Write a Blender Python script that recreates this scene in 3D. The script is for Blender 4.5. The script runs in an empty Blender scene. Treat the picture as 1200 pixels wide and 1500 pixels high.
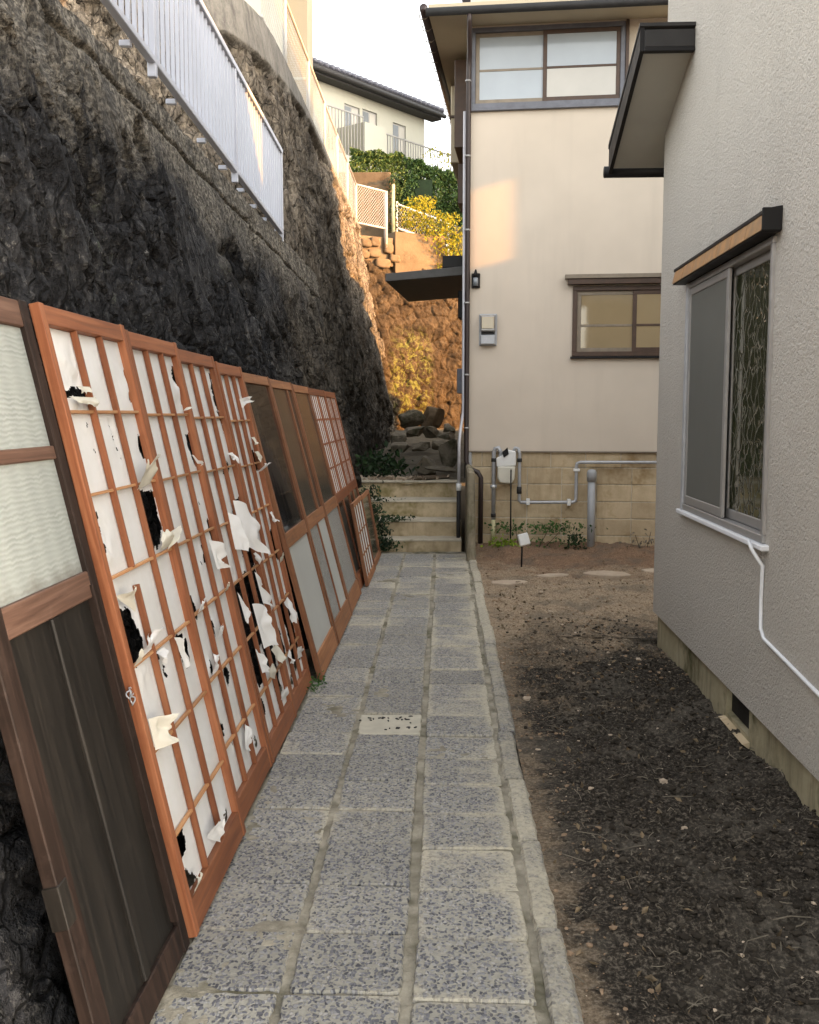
import bpy, bmesh, math, random
import numpy as np
from mathutils import Matrix, Vector

R = math.radians
scene = bpy.context.scene
COL = scene.collection
random.seed(7)
rng = np.random.default_rng(7)

# ------------------------------------------------------------------ camera, sky, sun, exposure
cam_d = bpy.data.cameras.new('camera')
cam = bpy.data.objects.new('camera', cam_d)
COL.objects.link(cam)
cam_d.sensor_fit = 'VERTICAL'
cam_d.sensor_height = 36.0
cam_d.sensor_width = 36.0
cam_d.lens = 36.0 * 1440 / 1500
cam_d.clip_start = 0.05
cam_d.clip_end = 2000
cam.location = (0, 0, 1.53)
cam.rotation_euler = (R(90 - 5.75), 0, R(1.979))
scene.camera = cam

SUN_EL, SUN_AZ = 14.0, 108.0
world = bpy.data.worlds.new('World')
scene.world = world
world.use_nodes = True
wn = world.node_tree
sky = wn.nodes.new('ShaderNodeTexSky')
sky.sky_type = 'NISHITA'
sky.sun_disc = False
sky.sun_elevation = R(SUN_EL)
sky.sun_rotation = R(SUN_AZ)
sky.dust_density = 2.0
hs = wn.nodes.new('ShaderNodeHueSaturation')
hs.inputs['Saturation'].default_value = 0.34
wn.links.new(sky.outputs[0], hs.inputs['Color'])
wb = wn.nodes.new('ShaderNodeMix')
wb.data_type = 'RGBA'
wb.blend_type = 'MULTIPLY'
wb.inputs[0].default_value = 1.0
wb.inputs[7].default_value = (1.06, 1.0, 0.92, 1.0)
wn.links.new(hs.outputs[0], wb.inputs[6])
wn.links.new(wb.outputs[2], wn.nodes['Background'].inputs['Color'])
wn.nodes['Background'].inputs['Strength'].default_value = 0.15

sun_d = bpy.data.lights.new('sun', 'SUN')
sun_d.energy = 2.5
sun_d.angle = R(0.6)
sun_d.color = (1.0, 0.42, 0.05)
sun = bpy.data.objects.new('sun', sun_d)
COL.objects.link(sun)
sdir = Vector((math.sin(R(SUN_AZ)) * math.cos(R(SUN_EL)), math.cos(R(SUN_AZ)) * math.cos(R(SUN_EL)), math.sin(R(SUN_EL))))
sun.rotation_euler = sdir.to_track_quat('Z', 'Y').to_euler()
sun.location = (30, 0, 20)

vs = scene.view_settings
vs.view_transform = 'Standard'
vs.look = 'None'
vs.gamma = 1.0
vs.use_curve_mapping = False
vs.exposure = 2.92
scene.render.engine = 'CYCLES'
scene.cycles.use_denoising = True
scene.cycles.max_bounces = 5
scene.cycles.diffuse_bounces = 4
scene.cycles.glossy_bounces = 2
scene.cycles.transmission_bounces = 2
scene.cycles.transparent_max_bounces = 4
scene.cycles.caustics_reflective = False
scene.cycles.caustics_refractive = False

# ------------------------------------------------------------------ numpy noise
def _hash(ix, iy, iz, seed):
    n = (ix * 374761393 + iy * 668265263 + iz * 2147483647 + seed * 1274126177) & 0xFFFFFFFF
    n = ((n ^ (n >> 13)) * 1274126177) & 0xFFFFFFFF
    n = n ^ (n >> 16)
    return (n & 0xFFFF) / 65535.0
def vnoise(x, y, z=0.0, seed=0):
    x, y, z = np.broadcast_arrays(np.asarray(x, float), np.asarray(y, float), np.asarray(z, float))
    ix, iy, iz = np.floor(x).astype(np.int64), np.floor(y).astype(np.int64), np.floor(z).astype(np.int64)
    fx, fy, fz = x - ix, y - iy, z - iz
    fx, fy, fz = [f * f * f * (f * (f * 6 - 15) + 10) for f in (fx, fy, fz)]
    r = 0
    for dx in (0, 1):
        for dy in (0, 1):
            for dz in (0, 1):
                w = (fx if dx else 1 - fx) * (fy if dy else 1 - fy) * (fz if dz else 1 - fz)
                r = r + w * _hash(ix + dx, iy + dy, iz + dz, seed)
    return r * 2 - 1
def fbm(x, y, z=0.0, o=4, seed=0, g=0.5):
    a, s, r = 1.0, 1.0, 0
    for k in range(o):
        r = r + a * vnoise(np.asarray(x) * s, np.asarray(y) * s, np.asarray(z) * s, seed + k * 17)
        a *= g; s *= 2.03
    return r
def ridge(x, y, z=0.0, o=4, seed=0):
    a, s, r = 1.0, 1.0, 0
    for k in range(o):
        r = r + a * (1 - 2 * np.abs(vnoise(np.asarray(x) * s, np.asarray(y) * s, np.asarray(z) * s, seed + k * 13)))
        a *= 0.5; s *= 2.1
    return r

def facets(x, y, seed=0, slope=0.5):
    x = np.asarray(x, float); y = np.asarray(y, float)
    ix, iy = np.floor(x).astype(np.int64), np.floor(y).astype(np.int64)
    best = np.full(x.shape, 9.0); val = np.zeros(x.shape); sec = np.full(x.shape, 9.0)
    for dx in (-1, 0, 1):
        for dy in (-1, 0, 1):
            cx, cy = ix + dx, iy + dy
            px = cx + _hash(cx, cy, 0 * cx, seed); py = cy + _hash(cx, cy, 0 * cx, seed + 1)
            ex, ey = x - px, y - py
            d2 = ex * ex + ey * ey
            h = (_hash(cx, cy, 0 * cx, seed + 2) - .5) + slope * (ex * (_hash(cx, cy, 0 * cx, seed + 3) - .5) + ey * (_hash(cx, cy, 0 * cx, seed + 4) - .5)) * 2
            m = d2 < best
            sec = np.where(m, best, np.minimum(sec, d2))
            val = np.where(m, h, val); best = np.where(m, d2, best)
    return val, np.sqrt(sec) - np.sqrt(best)
def crack(x, y, z=0.0, seed=0, w=0.06):
    return np.exp(-np.abs(vnoise(x, y, z, seed)) / w)

# ------------------------------------------------------------------ materials
class NT:
    def __init__(self, name):
        self.m = bpy.data.materials.new(name)
        self.m.use_nodes = True
        self.t = self.m.node_tree
        self.b = self.t.nodes['Principled BSDF']
    def n(self, typ, ins=None, **props):
        nd = self.t.nodes.new('ShaderNode' + typ)
        for k, v in props.items():
            setattr(nd, k, v)
        for k, v in (ins or {}).items():
            self.put(nd.inputs[k], v)
        return nd
    def put(self, sock, v):
        if isinstance(v, bpy.types.NodeSocket):
            self.t.links.new(v, sock)
        elif isinstance(v, (tuple, list)) and len(v) == 3 and sock.type == 'RGBA':
            sock.default_value = (*v, 1)
        else:
            sock.default_value = v
    def pos(self, sc=(1, 1, 1), space='world', rand=False):
        if space == 'world':
            v = self.n('NewGeometry').outputs['Position']
        else:
            v = self.n('TexCoord').outputs['Object']
        if rand:
            oi = self.n('ObjectInfo').outputs['Random']
            mu = self.n('Math', {0: oi, 1: 57.0}, operation='MULTIPLY').outputs[0]
            cb = self.n('CombineXYZ', {0: mu, 1: mu, 2: mu}).outputs[0]
            v = self.n('VectorMath', {0: v, 1: cb}, operation='ADD').outputs[0]
        if sc != (1, 1, 1):
            v = self.n('VectorMath', {0: v, 1: sc}, operation='MULTIPLY').outputs[0]
        return v
    def noise(self, v, scale, detail=4, rough=0.55, dist=0.0):
        return self.n('TexNoise', {'Vector': v, 'Scale': scale, 'Detail': detail, 'Roughness': rough, 'Distortion': dist}).outputs['Fac']
    def vor(self, v, scale, feature='F1', out='Distance', rnd=1.0):
        return self.n('TexVoronoi', {'Vector': v, 'Scale': scale, 'Randomness': rnd}, feature=feature).outputs[out]
    def ramp(self, f, stops, interp='LINEAR'):
        nd = self.n('ValToRGB', {'Fac': f})
        cr = nd.color_ramp
        cr.interpolation = interp
        while len(cr.elements) < len(stops):
            cr.elements.new(0.5)
        for e, (p, c) in zip(cr.elements, stops):
            e.position = p
            if not isinstance(c, (tuple, list)):
                c = (c, c, c)
            e.color = (*c, 1)
        return nd.outputs['Color']
    def mix(self, f, a, b, mode='MIX'):
        nd = self.n('Mix', data_type='RGBA', blend_type=mode)
        self.put(nd.inputs[0], f); self.put(nd.inputs[6], a); self.put(nd.inputs[7], b)
        return nd.outputs[2]
    def math(self, op, a, b=0.0, clamp=False):
        return self.n('Math', {0: a, 1: b}, operation=op, use_clamp=clamp).outputs[0]
    def rng(self, f, a, b, c=0.0, d=1.0):
        return self.n('MapRange', {0: f, 1: a, 2: b, 3: c, 4: d}).outputs[0]
    def sep(self, v, i):
        return self.n('SeparateXYZ', {0: v}).outputs[i]
    def bump(self, h, strength=0.3, dist=0.01, prev=None):
        nd = self.n('Bump', {'Height': h, 'Strength': strength, 'Distance': dist})
        if prev is not None:
            self.put(nd.inputs['Normal'], prev)
        return nd.outputs[0]
    def out(self, col=None, rough=0.8, normal=None, metal=0.0, spec=0.3, **kw):
        if col is not None: self.put(self.b.inputs['Base Color'], col)
        self.put(self.b.inputs['Roughness'], rough)
        self.put(self.b.inputs['Metallic'], metal)
        self.put(self.b.inputs['Specular IOR Level'], spec)
        if normal is not None: self.put(self.b.inputs['Normal'], normal)
        for k, v in kw.items():
            self.put(self.b.inputs[k.replace('_', ' ')], v)
        return self.m

def m_plain(name, col, rough=0.6, var=0.15, scale=6.0, bump=0.0, metal=0.0, spec=0.3, fine=60.0, bd=0.003):
    t = NT(name)
    p = t.pos()
    f = t.noise(p, scale, 3, 0.6)
    c = t.mix(t.rng(f, 0.3, 0.7), tuple(x * (1 - var) for x in col), tuple(min(1, x * (1 + var)) for x in col))
    if not bump or bump < 0.08:
        return t.out(c, t.rng(f, 0.2, 0.8, max(0.02, rough - 0.08), min(1, rough + 0.08)), None, metal, spec)
    g = t.noise(p, fine, 2, 0.6)
    return t.out(c, rough, t.bump(g, bump, bd), metal, spec)

def m_pebble(name, dusty=0.0, tone=1.0):
    t = NT(name)
    p = t.pos()
    wob = t.n('TexNoise', {'Vector': p, 'Scale': 45.0, 'Detail': 1.0}).outputs['Color']
    pv = t.n('VectorMath', {0: wob, 1: (0.020, 0.020, 0.0)}, operation='MULTIPLY').outputs[0]
    pp = t.n('VectorMath', {0: p, 1: pv}, operation='ADD').outputs[0]
    pp = t.n('VectorMath', {0: pp, 1: (1.0, 0.75, 0.0)}, operation='MULTIPLY').outputs[0]
    vn = t.n('TexVoronoi', {'Vector': pp, 'Scale': 104.0, 'Randomness': 0.95}, feature='F1')
    de, cc = vn.outputs['Distance'], vn.outputs['Color']
    peb = t.ramp(t.sep(cc, 0), [(0.0, (0.065, 0.066, 0.076)), (0.35, (0.135, 0.136, 0.152)), (0.65, (0.21, 0.21, 0.222)), (0.85, (0.32, 0.315, 0.305)), (1.0, (0.42, 0.40, 0.37))])
    grain = t.noise(p, 60.0, 3, 0.7)
    big = t.noise(p, 1.9, 4, 0.7)
    mort = t.mix(grain, (0.21, 0.20, 0.172), (0.46, 0.44, 0.375))
    drop = t.math('GREATER_THAN', t.sep(cc, 1), 0.94)
    mk = t.rng(de, 0.62, 0.46)
    mk = t.math('MULTIPLY', mk, t.math('SUBTRACT', 1.0, drop))
    side = t.rng(t.sep(p, 0), 0.02, 0.30, 0.0, 0.14)
    far = t.rng(t.sep(p, 1), 4.0, 9.0, 0.0, 0.10)
    oi = t.n('ObjectInfo').outputs['Random']
    d0 = t.math('ADD', t.math('ADD', big, t.math('ADD', side, far)), t.math('MULTIPLY', t.math('SUBTRACT', oi, 0.5), 0.14))
    ob = t.n('TexCoord').outputs['Object']
    exx = t.math('DIVIDE', t.math('ABSOLUTE', t.sep(ob, 0)), 0.151)
    eyy = t.math('DIVIDE', t.math('ABSOLUTE', t.sep(ob, 1)), 0.149)
    edg = t.rng(t.math('MAXIMUM', exx, eyy), 0.78, 1.0, 0.0, 0.16)
    d0 = t.math('ADD', d0, edg)
    dust = t.rng(d0, 0.60 - dusty, 0.80 - dusty)
    dust = t.math('MULTIPLY', dust, t.rng(grain, 0.22, 0.55), True)
    sand = t.mix(grain, (0.38, 0.345, 0.26), (0.56, 0.51, 0.40))
    c = t.mix(mk, mort, peb)
    c = t.mix(dust, c, sand)
    c = t.mix(1.0, c, t.ramp(oi, [(0, 0.88 * tone), (1, 1.08 * tone)]), 'MULTIPLY')
    h = t.math('MULTIPLY', mk, t.math('SUBTRACT', 1.0, dust))
    nm = t.bump(t.math('ADD', h, t.math('MULTIPLY', grain, 0.5)), 0.6, 0.004)
    return t.out(c, t.mix(h, (0.9, 0.9, 0.9), (0.55, 0.55, 0.55)), nm, 0, 0.3)

def m_concrete(name, c0, c1, scale=3.0, *a, **k):
    m = m_concrete_(name, c0, c1, scale, *a, **k)
    return m
def m_concrete_(name, c0, c1, scale=3.0, moss=0.0, mossc=(0.06, 0.07, 0.03), bump=0.3, stain=(0.10, 0.09, 0.07), st=0.5, vert=True):
    t = NT(name)
    p = t.pos()
    f = t.noise(p, scale, 4, 0.7)
    c = t.mix(t.rng(f, 0.3, 0.72), c0, c1)
    sp = t.pos((3.0, 3.0, 0.5)) if vert else p
    s = t.rng(t.noise(sp, 2.0, 4, 0.7), 0.5, 0.72, 0, st)
    c = t.mix(s, c, stain)
    if moss:
        mm = t.rng(t.noise(p, 2.3, 4, 0.75), 0.62 - moss * 0.3, 0.75 - moss * 0.2)
        c = t.mix(mm, c, mossc)
    oi = t.n('ObjectInfo').outputs['Random']
    c = t.mix(1.0, c, t.ramp(oi, [(0, (0.86, 0.83, 0.80)), (1, (1.08, 1.06, 1.03))]), 'MULTIPLY')
    g = t.noise(p, 26.0, 5, 0.75)
    nm = t.bump(g, bump * 1.6, 0.008)
    return t.out(c, 0.9, nm, 0, 0.2)

def m_wood(name, c0, c1, c2, vert=True, rough=0.45, spec=0.4, dirt=0.25):
    t = NT(name)
    sc = (55.0, 2.2, 40.0) if vert else (2.2, 55.0, 40.0)
    p = t.pos(sc, 'obj', True)
    f = t.noise(p, 1.0, 3, 0.6, 0.6)
    c = t.ramp(f, [(0.25, c0), (0.5, c1), (0.75, c2)])
    q = t.pos((1, 1, 1), 'obj', True)
    d = t.rng(t.noise(q, 5.0, 3, 0.7), 0.55, 0.8, 0, dirt)
    c = t.mix(d, c, tuple(x * 0.35 for x in c0))
    oi = t.n('ObjectInfo').outputs['Random']
    c = t.mix(1.0, c, t.ramp(oi, [(0, 0.82), (1, 1.15)]), 'MULTIPLY')
    gw = t.rng(t.noise(q, 13.0, 4, 0.75), 0.56, 0.74, 0, dirt * 1.3)
    c = t.mix(gw, c, tuple(0.85 * x + 0.008 for x in c2))
    nm = t.bump(f, 0.2, 0.002)
    return t.out(c, t.rng(f, 0.2, 0.8, rough, rough + 0.2), nm, 0, spec * 0.7)

def m_rock(name, kind):
    t = NT(name)
    p = t.pos()
    vs_ = t.pos((2.2, 2.2, 0.55))
    st = t.noise(vs_, 4.0, 6, 0.72, 0.4)
    fine = t.noise(t.pos((1, 1, 0.5)), 38.0, 3, 0.7)
    big = t.noise(p, 0.9, 3, 0.6)
    z = t.sep(p, 2)
    if kind == 'near':
        rockc = t.ramp(st, [(0.32, (0.007, 0.007, 0.008)), (0.50, (0.020, 0.0205, 0.023)), (0.62, (0.045, 0.0445, 0.046)), (0.76, (0.15, 0.145, 0.14))])
        rockc = t.mix(t.rng(fine, 0.58, 0.76, 0, 0.55), rockc, (0.13, 0.125, 0.118))
        ypos = t.sep(p, 1)
        brown = t.rng(t.math('ADD', t.math('MULTIPLY', big, 4.0), t.math('MULTIPLY', ypos, 0.35)), 4.3, 6.0, 0, 0.75)
        rockc = t.mix(brown, rockc, t.ramp(st, [(0.3, (0.03, 0.026, 0.02)), (0.55, (0.10, 0.085, 0.065)), (0.75, (0.24, 0.215, 0.175))]))
        fine2 = t.noise(t.pos((1, 0.75, 0.8)), 52.0, 3, 0.7)
        conc = t.ramp(fine2, [(0.30, (0.022, 0.020, 0.017)), (0.45, (0.082, 0.074, 0.061)), (0.60, (0.26, 0.236, 0.195))])
        conc = t.mix(t.rng(st, 0.44, 0.62, 0, 0.72), conc, (0.030, 0.028, 0.026))
        edge = t.math('ADD', z, t.math('MULTIPLY', t.math('SUBTRACT', st, 0.5), 1.0))
        edge = t.math('ADD', edge, t.math('MULTIPLY', t.math('SUBTRACT', big, 0.5), 0.9))
        c = t.mix(t.rng(edge, 2.54, 2.78), rockc, conc)
        gm = t.math('MULTIPLY', t.rng(st, 0.60, 0.68), t.rng(big, 0.55, 0.65), True)
        c = t.mix(t.math('MULTIPLY', gm, 0.6), c, (0.055, 0.08, 0.03))
    else:
        c = t.ramp(st, [(0.30, (0.030, 0.025, 0.021)), (0.46, (0.10, 0.084, 0.066)), (0.60, (0.18, 0.152, 0.118)), (0.76, (0.32, 0.272, 0.21))])
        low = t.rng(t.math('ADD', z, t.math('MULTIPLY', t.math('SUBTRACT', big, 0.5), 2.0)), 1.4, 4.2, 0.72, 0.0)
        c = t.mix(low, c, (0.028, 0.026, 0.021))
        c = t.mix(t.rng(fine, 0.56, 0.76, 0, 0.45), c, (0.24, 0.212, 0.172))
        zc = t.math('SUBTRACT', z, t.rng(t.sep(p, 1), 11.0, 14.0, 0.0, 0.36))
        cap = t.rng(t.math('ADD', zc, t.math('MULTIPLY', t.math('SUBTRACT', big, 0.5), 0.12)), 5.13, 5.2)
        c = t.mix(cap, c, t.mix(t.rng(st, 0.4, 0.65), (0.19, 0.175, 0.152), (0.085, 0.078, 0.07)))
    wv = t.n('VectorMath', {0: t.n('TexNoise', {'Vector': p, 'Scale': 3.0, 'Detail': 2.0}).outputs['Color'], 1: (0.35, 0.35, 0.35)}, operation='MULTIPLY').outputs[0]
    cv = t.n('VectorMath', {0: t.n('VectorMath', {0: p, 1: wv}, operation='ADD').outputs[0], 1: (1.0, 1.0, 0.32)}, operation='MULTIPLY').outputs[0]
    k1 = t.rng(t.vor(cv, 9.5, 'DISTANCE_TO_EDGE'), 0.0, 0.05)
    kk = t.math('MULTIPLY', k1, t.rng(fine, 0.36, 0.48, 0.45, 1.0))
    if kind == 'near':
        kk = t.math('MAXIMUM', kk, t.rng(edge, 2.50, 2.70, 0.0, 0.8))
    else:
        kk = t.math('MAXIMUM', kk, cap)
    c = t.mix(1.0, c, t.ramp(kk, [(0, 0.38), (1, 1.0)]), 'MULTIPLY')
    spk = t.math('MULTIPLY', t.rng(fine2 if kind == 'near' else fine, 0.60, 0.70), t.rng(st, 0.42, 0.62), True)
    c = t.mix(t.math('MULTIPLY', spk, 0.55), c, (0.30, 0.285, 0.26))
    h = t.math('ADD', t.math('ADD', t.math('MULTIPLY', st, 1.2), kk), fine2 if kind == 'near' else fine)
    nm = t.bump(h, 0.9, 0.022)
    return t.out(c, 0.85, nm, 0, 0.25)

def m_soil(name):
    t = NT(name)
    p = t.pos()
    y = t.sep(p, 1)
    big = t.noise(p, 1.1, 3, 0.6)
    mid = t.noise(p, 7.0, 4, 0.7)
    fine = t.noise(p, 70.0, 3, 0.75)
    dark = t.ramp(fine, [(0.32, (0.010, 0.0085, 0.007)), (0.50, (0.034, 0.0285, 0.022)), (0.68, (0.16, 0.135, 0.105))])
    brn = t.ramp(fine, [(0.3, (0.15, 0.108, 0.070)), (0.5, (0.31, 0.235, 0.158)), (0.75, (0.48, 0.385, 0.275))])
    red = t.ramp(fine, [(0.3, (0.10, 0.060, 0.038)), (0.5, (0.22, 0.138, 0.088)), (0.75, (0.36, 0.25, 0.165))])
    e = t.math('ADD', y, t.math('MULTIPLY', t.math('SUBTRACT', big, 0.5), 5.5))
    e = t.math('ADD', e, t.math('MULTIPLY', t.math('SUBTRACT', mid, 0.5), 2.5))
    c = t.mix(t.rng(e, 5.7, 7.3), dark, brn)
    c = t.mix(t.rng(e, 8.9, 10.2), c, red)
    x = t.sep(p, 0)
    ed = t.math('ADD', x, t.math('MULTIPLY', t.math('SUBTRACT', mid, 0.5), 0.5))
    c = t.mix(t.rng(ed, 0.36, 0.46, 0.55, 0.0), c, brn)
    pl = t.rng(t.noise(p, 2.6, 3, 0.65), 0.48, 0.66, 0, 0.6)
    c = t.mix(pl, c, t.mix(fine, (0.075, 0.066, 0.053), (0.155, 0.135, 0.108)))
    nm = t.bump(t.math('ADD', mid, fine), 0.8, 0.012)
    return t.out(c, 0.95, nm, 0, 0.15)

def m_stucco(name, col, scale=170.0, st=0.5, dist=0.006, dirt=0.12):
    t = NT(name)
    p = t.pos()
    h = t.noise(p, scale, 2.5, 0.65, 0.6)
    big = t.noise(p, 1.3, 3, 0.6)
    c = t.mix(t.rng(big, 0.3, 0.7), tuple(x * (1 - dirt) for x in col), col)
    sp = t.noise(t.pos((3, 3, 0.35)), 1.6, 3, 0.6)
    c = t.mix(t.rng(sp, 0.52, 0.75, 0, dirt * 1.8), c, tuple(x * 0.6 for x in col))
    return t.out(c, 0.9, t.bump(h, st, dist), 0, 0.2)

def m_glass_dark(name, col, rough=0.06, bump=None, spec=0.8, coat=0.0):
    t = NT(name)
    p = t.pos((1, 1, 1), 'obj', True)
    nm = None
    if bump == 'hammer':
        w = t.n('TexNoise', {'Vector': p, 'Scale': 9.0, 'Detail': 2.0}).outputs['Color']
        q = t.n('VectorMath', {0: p, 1: t.n('VectorMath', {0: w, 1: (0.12, 0.12, 0.12)}, operation='MULTIPLY').outputs[0]}, operation='ADD').outputs[0]
        q = t.n('VectorMath', {0: q, 1: (1, 1, 0.6)}, operation='MULTIPLY').outputs[0]
        v = t.vor(q, 15.0, 'DISTANCE_TO_EDGE')
        nm = t.bump(t.rng(v, 0.0, 0.09), 0.4, 0.005)
    elif bump == 'fern':
        v = t.vor(p, 45.0, 'DISTANCE_TO_EDGE')
        nm = t.bump(t.rng(v, 0.0, 0.2), 0.9, 0.006)
    elif bump == 'wave':
        nm = t.bump(t.noise(p, 3.0, 2), 0.05, 0.02)
    c = t.mix(t.noise(p, 2.0, 4), tuple(x * 0.85 for x in col), tuple(x * 1.15 for x in col))
    return t.out(c, rough, nm, 0, spec, IOR=1.52)

def m_ripple(name):
    t = NT(name)
    p = t.pos((1, 1, 1), 'obj')
    x, y = t.sep(p, 0), t.sep(p, 1)
    ws = t.noise(t.pos((11, 9, 1), 'obj'), 1.0, 3, 0.7)
    yy = t.math('ADD', y, t.math('MULTIPLY', ws, 0.03))
    am = t.rng(t.noise(t.pos((3, 26, 1), 'obj'), 1.0, 2), 0.3, 0.7, 0.15, 1.3)
    s = t.math('MULTIPLY', t.math('SINE', t.math('MULTIPLY', yy, 460.0)), am)
    sx = t.math('SINE', t.math('MULTIPLY', x, 70.0))
    h = t.math('ADD', s, t.math('MULTIPLY', sx, 0.4))
    c = t.mix(t.rng(h, -1.2, 1.2), (0.275, 0.30, 0.285), (0.355, 0.385, 0.365))
    lo = t.rng(t.math('ADD', y, t.math('MULTIPLY', t.noise(p, 7.0, 5), -0.18)), 1.07, 1.00, 0, 0.8)
    c = t.mix(lo, c, (0.14, 0.12, 0.10))
    return t.out(c, 0.25, t.bump(h, 0.22, 0.003), 0, 0.5)

def m_paper(name):
    t = NT(name)
    p = t.pos((1, 1, 1), 'obj', True)
    f = t.noise(p, 7.0, 5, 0.6)
    c = t.mix(t.rng(f, 0.35, 0.75), (0.86, 0.86, 0.855), (0.78, 0.775, 0.75))
    c = t.mix(t.rng(t.noise(p, 1.7, 4, 0.6), 0.6, 0.8, 0, 0.4), c, (0.60, 0.55, 0.45))
    t.out(c, 0.9, t.bump(t.noise(p, 14.0, 3), 0.3, 0.01), 0, 0.1)
    tr = t.n('BsdfTranslucent', {'Color': c})
    mx = t.n('MixShader', {0: 0.22, 1: t.b.outputs[0], 2: tr.outputs[0]})
    t.t.links.new(mx.outputs[0], t.t.nodes['Material Output'].inputs['Surface'])
    return t.m

def m_leaf(name, cols, trans=0.25):
    t = NT(name)
    p = t.pos()
    f = t.n('TexWhiteNoise', {'Vector': t.n('VectorMath', {0: p, 1: (0.06, 0.06, 0.06)}, operation='SNAP').outputs[0]}, noise_dimensions='3D').outputs['Value']
    k = len(cols) - 1
    c = t.ramp(f, [(i / k, cc) for i, cc in enumerate(cols)])
    t.out(c, 0.6, None, 0, 0.3)
    tr = t.n('BsdfTranslucent', {'Color': c})
    mx = t.n('MixShader', {0: trans, 1: t.b.outputs[0], 2: tr.outputs[0]})
    t.t.links.new(mx.outputs[0], t.t.nodes['Material Output'].inputs['Surface'])
    return t.m

def m_backwall(name):
    t = NT(name)
    p = t.pos()
    st = t.noise(p, 3.4, 7, 0.7, 0.4)
    fine = t.noise(p, 26.0, 5, 0.7)
    c = t.ramp(st, [(0.28, (0.014, 0.009, 0.005)), (0.48, (0.042, 0.029, 0.017)), (0.66, (0.078, 0.057, 0.035)), (0.8, (0.14, 0.106, 0.068))])
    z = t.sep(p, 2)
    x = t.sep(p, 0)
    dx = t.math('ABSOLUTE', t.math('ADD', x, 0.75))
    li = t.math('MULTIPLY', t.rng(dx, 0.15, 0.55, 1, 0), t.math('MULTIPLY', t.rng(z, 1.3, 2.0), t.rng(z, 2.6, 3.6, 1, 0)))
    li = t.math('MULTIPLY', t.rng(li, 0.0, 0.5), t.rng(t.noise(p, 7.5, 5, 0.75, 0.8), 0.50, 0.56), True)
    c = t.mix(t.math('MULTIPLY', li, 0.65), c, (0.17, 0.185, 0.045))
    c = t.mix(t.rng(fine, 0.55, 0.75, 0, 0.5), c, (0.05, 0.036, 0.022))
    return t.out(c, 0.9, t.bump(t.math('ADD', st, t.math('MULTIPLY', fine, 0.5)), 0.8, 0.05), 0, 0.2)

MT = {}
MT['pebble'] = m_pebble('washed_pebble_paving', 0.0)
MT['pebble_sandy'] = m_pebble('sandy_pebble_paving', 0.07, 1.0)
MT['kerb'] = m_pebble('pebble_kerb', -0.06, 0.95)
MT['joint'] = m_concrete('sandy_joint', (0.20, 0.185, 0.145), (0.44, 0.41, 0.335), 9.0, 0.4, (0.10, 0.095, 0.06), 0.9, vert=False)
MT['soil'] = m_soil('garden_soil')
MT['clod'] = m_plain('soil_clod', (0.044, 0.037, 0.029), 0.95, 0.5, 9.0, 0.6, 0, 0.1)
MT['clod_brown'] = m_plain('dry_soil_clod', (0.25, 0.175, 0.115), 0.95, 0.4, 9.0, 0.6, 0, 0.1)
MT['twig'] = m_plain('dry_twig', (0.17, 0.145, 0.11), 0.85, 0.5, 12.0, 0.2)
MT['earth'] = m_plain('earth', (0.10, 0.085, 0.06), 0.95, 0.3, 0.5, 0.4)
MT['rock'] = m_rock('black_streaked_rock', 'near')
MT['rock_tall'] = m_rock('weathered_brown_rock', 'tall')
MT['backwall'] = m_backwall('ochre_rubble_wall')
MT['step'] = m_concrete('mossy_step_concrete', (0.37, 0.30, 0.19), (0.58, 0.48, 0.33), 4.0, 0.4, (0.22, 0.185, 0.085), 0.35, (0.20, 0.155, 0.10), 0.5)
MT['tread'] = m_concrete('worn_tread_concrete', (0.48, 0.44, 0.35), (0.64, 0.59, 0.48), 6.0, 0.1, (0.16, 0.15, 0.08), 0.3, (0.2, 0.18, 0.13), 0.3, False)
MT['post_conc'] = m_concrete('mossy_post_concrete', (0.20, 0.18, 0.125), (0.36, 0.325, 0.25), 7.0, 0.35, (0.10, 0.11, 0.045), 0.5, (0.05, 0.045, 0.035), 0.8)
MT['block'] = m_concrete('tan_concrete_block', (0.44, 0.35, 0.225), (0.63, 0.52, 0.36), 3.5, 0.25, (0.34, 0.245, 0.13), 0.35, (0.30, 0.225, 0.13), 0.5)
MT['mortar'] = m_concrete('pale_mortar', (0.42, 0.37, 0.28), (0.62, 0.57, 0.47), 7.0, 0.2, (0.15, 0.125, 0.08), 0.4)
MT['found'] = m_concrete('damp_foundation_concrete', (0.30, 0.27, 0.175), (0.50, 0.455, 0.32), 3.0, 0.35, (0.10, 0.095, 0.045), 0.3, (0.09, 0.08, 0.05), 0.7)
MT['rubble'] = m_concrete('rubble_stone', (0.14, 0.123, 0.095), (0.30, 0.265, 0.205), 4.0, 0.5, (0.06, 0.058, 0.035), 0.8, (0.05, 0.045, 0.035), 0.5, False)
MT['cap_conc'] = m_concrete('weathered_cap_concrete', (0.20, 0.185, 0.16), (0.36, 0.335, 0.29), 2.0, 0.2, (0.10, 0.095, 0.08), 0.5, (0.08, 0.075, 0.065), 0.7)
MT['ochre_conc'] = m_concrete('ochre_concrete', (0.105, 0.077, 0.048), (0.165, 0.126, 0.082), 2.0, 0.2, (0.07, 0.05, 0.03), 0.4, (0.16, 0.12, 0.08), 0.5)
MT['cream'] = m_stucco('cream_siding', (0.62, 0.54, 0.448), 120.0, 0.12, 0.003, 0.10)
MT['grey_stucco'] = m_stucco('grey_rough_render', (0.50, 0.466, 0.415), 68.0, 0.9, 0.018, 0.07)
MT['soffit'] = m_plain('grey_soffit', (0.36, 0.36, 0.33), 0.8, 0.08, 2.0)
MT['soffit_beige'] = m_plain('beige_soffit', (0.50, 0.43, 0.31), 0.8, 0.08, 2.0)
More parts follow.
